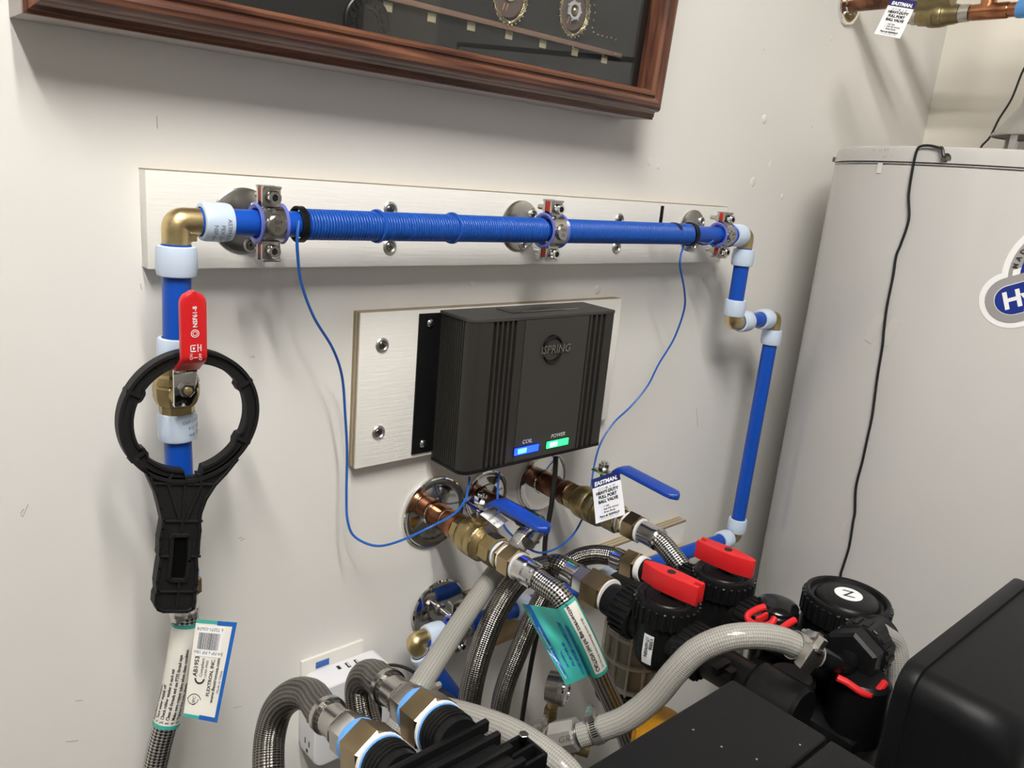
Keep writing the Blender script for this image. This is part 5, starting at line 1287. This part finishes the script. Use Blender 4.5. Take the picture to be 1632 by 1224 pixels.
# ================================================================== union ball valves with red handles
def ribs(mb, c, ax, r, h0, h1, n, w_, d, up=None):
    e1, e2, a_ = axes(ax, up)
    for k in range(n):
        t = 2*pi*k/n; q = e1*cos(t)+e2*sin(t)
        mb.box(V(c)+a_*((h0+h1)/2)+q*r, (d, w_, h1-h0), (q, a_.cross(q), a_), d*.25, 1)
    return mb
def union_valve(label, x, y, z, sticker, yaw):
    "body upright at (x, y); pipe axis along Y at height z"
    t = thing('union_valve', label, 'valve', (x, y, z-.045), 'union ball valves'); c = V((x, y, 0))
    zt = z+.046
    MB().lathe((x, y, z), (0, 0, 1), [(-.044, .012), (-.042, .019), (-.034, .0265), (-.020, .0305), (.006, .0315), (.018, .0320)], 40).build('body', m_black, t)
    MB().lathe((x, y, z), (0, 0, 1), [(.0182, .0335), (.020, .0350), (.040, .0350), (.044, .0335), (.045, .0310), (.043, .0270), (.041, .0255), (.043, .0235), (.0442, .014), (.0442, .0005)], 48).build('cap', m_black, t)
    MB().text('OPEN  CLOSE  SAFETY', .006, lambda a, b: V((x, y, z+.0447))+V((cos(1.2+a/.0215)*(.0215+b-.003), sin(1.2+a/.0215)*-(.0215+b-.003), 0))).build('raised_letters', m_blackm, t)
    rb = ribs(MB(), (x, y, z), (0, 0, 1), .0352, .0190, .0400, 26, .0042, .0046); rb.build('grip_ribs', m_black, t)
    # couplings both ways along Y
    for s_, L in ((1, 1), (-1, 1)):
        MB().lathe((x, y, z), (0, s_, 0), [(.0, .023), (.030, .023), (.031, .0265), (.034, .0275), (.058, .0262), (.061, .0245), (.0612, .0185)], 40).build('union_nut', m_black, t)
        ribs(MB(), (x, y, z), (0, s_, 0), .0274, .0335, .058, 24, .0034, .0030).build('nut_ribs', m_black, t)
        MB().lathe((x, y, z), (0, s_, 0), [(.0614, .0195), (.063, .0205), (.078 if s_ == 1 else .115, .0195)], 32).build('threaded_end', m_black, t)
    # handle: a red T-grip on a square stem
    MB().box((x, y, zt+.001), (.012, .012, .008), None, .001).build('stem', m_black, t)
    ex = V((cos(yaw), sin(yaw), 0)); ey = V((-sin(yaw), cos(yaw), 0)); ez = V((0, 0, 1))
    pl = [(-.037, -.0078), (-.037, -.0026), (-.029, -.0026), (-.029, .0026), (-.037, .0026), (-.037, .0078), (-.022, .0092), (-.008, .0098), (.010, .0098), (.022, .0070), (.0335, .0034), (.0345, 0), (.0335, -.0034), (.022, -.0070), (.010, -.0098), (-.008, -.0098), (-.022, -.0092)]
    h = MB().prism(pl, (x, y, zt+.0035), ex, ey, ez, .0225, .0014, 2).build('handle', m_red, t, label='red plastic handle')
    MB().hexn((x, y, zt+.0225), (0, 0, 1), .0052, .0042).build('handle_socket', m_socket, h)
    if sticker:
        n = 8
        pmf = lambda a, b: V((x, y, z))+V((cos(a)*.0318, sin(a)*.0318, b)) if b > -.018 else V((x, y, z))+V((cos(a)*(.0318+(b+.018)*.20), sin(a)*(.0318+(b+.018)*.20), b))
        a0 = radians(190)
        st_ = MB().sheet(lambda a, b: pmf(a0+a, b), [-.19+.38*i/6 for i in range(7)], [-.028+.036*i/6 for i in range(7)], .0004).build('sticker', m_tagp, t)
        tx = MB()
        for k, s_ in enumerate(('V3008', '17160V0IN')):
            tx.text(s_, .0056, lambda a, b, k=k: (lambda q: q+(q-V((x, y, q.z))).normalized()*.0008)(pmf(a0+.06-.15*k+b/.032, .006-a)), sx=.95, bold=.0001)
        tx.build('lettering', m_txt, t)
    return t
union_valve('near black union valve with red handle and small white sticker', AX, AY, AZ, True, radians(97))
union_valve('far black union valve with red handle beside the water heater', BX, BY, BZ, False, radians(-83))

# ================================================================== spin-down filter behind the near union valve
fc = PD(1008, 1060, 1.03); fz0, fz1 = PD(1008, 1110, 1.005).z, 1.055
FX, FY, FR = fc.x, fc.y, .0430
sf = thing('sediment_filter', 'smoky clear sediment filter with pale mesh frame under the near union valve', 'filter', (FX, FY, fz0-.02))
MB().lathe((FX, FY, 0), (0, 0, 1), [(fz0, FR*.80), (fz1, FR*.80)], 40).build('screen', m_filterf, sf)
fr_ = MB()
for i in range(4):
    z = fz0+(fz1-fz0)*(.04+.30*i); fr_.lathe((FX, FY, z), (0, 0, 1), [(0, FR*.81), (0, FR*.93), (.004, FR*.93), (.004, FR*.81)], 40, cap=False)
fr_.build('frame_rings', m_paper, sf)
ribs(MB(), (FX, FY, 0), (0, 0, 1), FR*.87, fz0, fz1, 12, .0035, .005).build('frame_ribs', m_paper, sf)
m_smoke = glass_mat('smoky_housing', (.86, .84, .79), 1.35, .05)
MB().lathe((FX, FY, 0), (0, 0, 1), [(fz0-.006, FR*.75), (fz0-.003, FR*.97), (fz0+.004, FR), (fz1, FR)], 48, cap=False).build('housing', m_smoke, sf)
MB().lathe((FX, FY, 0), (0, 0, 1), [(fz0-.022, FR*.9), (fz0-.020, FR*1.03), (fz0-.0065, FR*1.03), (fz0-.006, FR*.9)], 40).build('base_ring', m_black, sf)
MB().lathe((FX, FY, 0), (0, 0, 1), [(fz1+.0002, FR*.9), (fz1+.001, FR*1.06), (fz1+.02, FR*1.06), (fz1+.022, FR*.6)], 40).build('top_ring', m_black, sf)
yb = PD(1072, 1112, .95)
ye_ = thing('yellow_base', 'yellow plastic base showing below the filter and clear hose', 'base', yb-V((0, 0, .06)))
MB().lathe((yb.x-.01, yb.y+.005, yb.z-.045), (0, 0, 1), [(-.03, .030), (.010, .030), (.016, .027), (.018, .016)], 40).build('rim', m_yellow, ye_)
ribs(MB(), (yb.x-.01, yb.y+.005, yb.z-.045), (0, 0, 1), .030, -.02, .008, 16, .005, .003).build('rim_ribs', m_yellow, ye_)

# ================================================================== softener valve with the big cap (behind the right cover)
zc = PD(1352, 948, .885); ZX, ZY, ZZ = zc.x, zc.y, zc.z
sv = thing('softener_valve', 'black softener valve body with big ribbed cap and white letter sticker', 'valve', (ZX, ZY, .90))
MB().lathe((ZX, ZY, ZZ), (0, 0, 1), [(-.030, .0435), (-.028, .0455), (-.004, .0460), (-.001, .0450), (0, .0430), (-.001, .0405), (-.006, .0380), (-.007, .0350), (-.003, .0335), (-.0005, .0300), (.0005, .016), (.0005, .0004)], 64).build('cap', m_black, sv)
ribs(MB(), (ZX, ZY, ZZ), (0, 0, 1), .0462, -.027, -.005, 34, .0050, .0036).build('cap_ribs', m_black, sv)
MB().lathe((ZX, ZY, ZZ), (0, 0, 1), [(.0008, .0150), (.0012, .0150)], 32).build('white_sticker', m_tagp, sv)
sd = (PD(1354, 945, .885)-PD(1352, 952, .885)); 
ra = radians(-62)
MB().text('Z', .021, lambda a, b: V((ZX, ZY, ZZ+.0016))+V((a*cos(ra)-(b-.0072)*sin(ra), a*sin(ra)+(b-.0072)*cos(ra), 0)), 'CENTER').build('lettering', m_txt, sv)
MB().lathe((ZX, ZY, 0), (0, 0, 1), [(.90, .050), (ZZ-.05, .050), (ZZ-.045, .0445), (ZZ-.0302, .0445)], 48).build('body', m_black, sv)
MB().box2((ZX-.12, ZY-.085, .90), (ZX+.05, ZY+.06, ZZ-.085), .012).build('lower_body', m_black, sv)
MB().box2((.395, -.575, .88), (.60, -.44, 1.045), .012).build('drive_housing', m_black, sv)
for s_ in (AX, BX):
    MB().lathe((s_, AY-.116, AZ), (0, -1, 0), [(.0005, .024), (.004, .027), (.050, .027), (.054, .024)], 32).build('port', m_black, sv)
# round puck with red clip
pc_ = PD(1240, 962, .90); QX, QY, QZ = pc_.x, pc_.y, pc_.z
MB().lathe((QX, QY, QZ), (0, 0, 1), [(-.10, .0225), (-.020, .0225), (-.019, .0245), (-.008, .0245), (-.006, .0230), (-.002, .0235), (0, .0220), (.003, .015), (.0045, .0005)], 44).build('injector_cap', m_blackg, sv)
def redclip(pts, nm='red_clip'):
    MB().tube(spline(pts, 5), .0037, 10).build(nm, m_red, sv, label='red retaining clip')
redclip([PD(u, v, d) for u, v, d in ((1219, 967, .868), (1206, 971, .866), (1194, 978, .862), (1191, 984, .860), (1197, 992, .858), (1212, 997, .858), (1228, 994, .860), (1235, 985, .864))])
redclip([PD(u, v, d) for u, v, d in ((1245, 1002, .850), (1258, 993, .855), (1267, 988, .858))])
MB().box(PD(1214, 985, .862), (.020, .004, .008), None, .001).build('clip_bridge', m_red, sv)
# drain elbow with big black nut
e0, e1_, e2_, e3_ = PD(1306, 1046, .776), PD(1325, 1055, .780), PD(1342, 1060, .790), PD(1362, 1044, .808)
MB().tube(spline([PD(1290, 1039, .771), e0, e1_, e2_, PD(1356, 1050, .802)], 6), [.0105]*25, 20).build('drain_elbow', m_blackg, sv)
nd = (PD(1400, 1012, .85)-PD(1352, 1050, .80)).normalized()
MB().hexn(PD(1352, 1050, .80), nd, .0290, .022).build('elbow_nut', m_black, sv, ang=20)
MB().lathe(PD(1352, 1050, .80), nd, [(.0222, .024), (.024, .0275), (.046, .0275), (.050, .022), (.075, .022)], 36).build('nut_body', m_black, sv)
ribs(MB(), PD(1352, 1050, .80), nd, .0276, .026, .044, 16, .006, .003).build('nut_ribs', m_black, sv)
redclip([PD(u, v, d) for u, v, d in ((1334, 1080, .775), (1350, 1088, .772), (1372, 1103, .768), (1388, 1107, .768), (1402, 1098, .772), (1410, 1088, .778))])
MB().lathe(PD(1376, 1075, .79), (0, 0, -1), [(0, .024), (.004, .028), (.10, .028)], 36).build('drain_post', m_black, sv)
MB().lathe(PD(1262, 1075, .80), (0, 0, -1), [(0, .020), (.003, .024), (.12, .024)], 36).build('brine_post', m_black, sv)
sw = MB()
for k in range(3):
    p = PD(1150+22*k, 1062+6*k, .80); sw.box(p, (.030, .010, .010), None, .002)
sw.build('body_lugs', m_black, sv)
MB().tube(spline([PD(1405, 1010, .83), PD(1425, 1025, .84), PD(1432, 1060, .84), PD(1430, 1110, .84)], 6), .011, 16).build('grey_hose', m_clear, sv)

# ================================================================== covers in front
c2 = thing('control_cover', 'black rounded control head cover at the lower right', 'cover', (.50, -.62, .90))
def yprism(poly, y0, y1, m, nm, par, bev, seg=3): MB().prism(poly, (0, y0, 0), (1, 0, 0), (0, 0, 1), (0, -1, 0), y0-y1, bev, seg).build(nm, m, par, ang=50)
yprism(rrect(.3700, .90, .6500, 1.2230, .022, 8), -.5885, -.6025, m_cover, 'back_lip', c2, .0030, 2)
# bulging shell, tapering towards the front
sh = MB(); secs = []
for y, ins, rr_ in ((-.6026, .0035, .022), (-.630, .0045, .022), (-.650, .0065, .024), (-.662, .0100, .026), (-.670, .0150, .028), (-.675, .022, .030), (-.677, .032, .032)):
    secs.append([V((px_, y, pz_)) for px_, pz_ in rrect(.3700+ins, .90, .6500-ins, 1.2230-ins*1.0, rr_, 8)])
n = len(secs[0]); fs = [[i*n+k, i*n+(k+1) % n, (i+1)*n+(k+1) % n, (i+1)*n+k] for i in range(len(secs)-1) for k in range(n)]+[list(range(n)), [(len(secs)-1)*n+k for k in range(n)]]
sh.add([p for s_ in secs for p in s_], fs).build('shell', m_cover, c2, ang=60)
c1_ = thing('control_cover', 'flat black control head cover at the bottom centre', 'cover', (.19, -.60, .95))
kx, ky, kz = .2771, -.5057, 1.2000
MB().box2((.020, ky-.0795, .95), (kx, ky, kz), .0030, 3).build('rear_panel', m_cover, c1_)
MB().box2((.020, -.82, .95), (kx+.0, ky-.0815, kz-.0005), .0030, 3).build('front_panel', m_cover, c1_)
MB().box2((.022, -.80, .94), (kx-.004, ky-.004, kz-.006)).build('inner_case', m_black, c1_)
for u, v in ((1105, 1163), (1206, 1210), (1150, 1190), (1275, 1187)):
    MB().lathe(PZ(u, v, kz+.00005), (0, 0, 1), [(0, .0008), (.0001, .0008)], 8).build('dust_speck', m_gtxt, c1_)

# ================================================================== bypass manifold at the lower left
bp = thing('bypass_manifold', 'black ribbed plastic bypass at the bottom left joining the two brass nuts', 'bypass', PD(700, 1200, .56)-V((0, 0, .08)))
for b, d in ((n1b, n1d), (n2b, n2d)):
    MB().lathe(b, d, [(-.004, .0188), (.001, .0195), (.020, .0185), (.026, .0185)], 32).build('port', m_black, bp)
    th_ = MB()
    for k in range(4): th_.torus(b+d*(.004+.004*k), d, .0193, .0009, 28, 6)
    th_.build('thread', m_black, bp)
m0 = n2b+n2d*.016; 
exm = V((1, .02, .0)).normalized(); ezm = V((0, 0, 1)); eym = V((-.02, 1, 0)).normalized()
MB().box(n2b+V((-.042, -.046, -.014)), (.124, .050, .044), (exm, eym, ezm), .006).build('body', m_black, bp)
for k, dy in enumerate((-.022, -.036, -.050, -.064)):
    MB().box(n2b+V((-.040, dy-.004, .0100-.0015*k)), (.128, .0052, .010), (exm, eym, ezm), .0015).build('rib', m_black, bp)
MB().lathe(n2b+V((.010, -.088, -.026)), (.0, 0, 1), [(0, .018), (.026, .018), (.030, .014), (.031, .0005)], 32).build('rotor_cap', m_blackg, bp)
br = MB()
q = n2b+V((.036, -.048, -.014))
for dx, dy, sx_, sy_ in ((-.010, 0, .003, .028), (.016, 0, .003, .028), (.003, .0125, .028, .003), (.003, -.0125, .028, .003), (.003, 0, .028, .003)):
    br.box(q+V((dx, dy, .002)), (sx_, sy_, .016), (exm, eym, ezm), .001)
br.build('bracket', m_black, bp)
MB().box(q+V((.004, -.002, -.012)), (.036, .034, .016), (exm, eym, ezm), .003).build('bracket_base', m_black, bp)
MB().hexn(q+V((.014, .010, .008)), (0, 0, 1), .004, .005).build('bolt', m_dsteel, bp)

# tanks that carry the two control heads, down to the floor
for lbl, x, y, r, zt in (('grey softener tank under the flat black cover', .150, -.640, .110, .9395), ('grey softener tank under the rounded black cover', .510, -.520, .110, .8795)):
    t = thing('softener_tank', lbl, 'tank', (x, y, FZ), 'softener tanks')
    MB().lathe((x, y, FZ), (0, 0, 1), [(.0, r*.9), (.03, r), (zt-FZ-.07, r), (zt-FZ-.03, r*.75), (zt-FZ, r*.45)], 48).build('shell', m_galv, t)
    MB().lathe((x, y, FZ), (0, 0, 1), [(.0, r*1.03), (.05, r*1.03), (.052, r*1.005)], 48, cap=False).build('foot_ring', m_black, t)
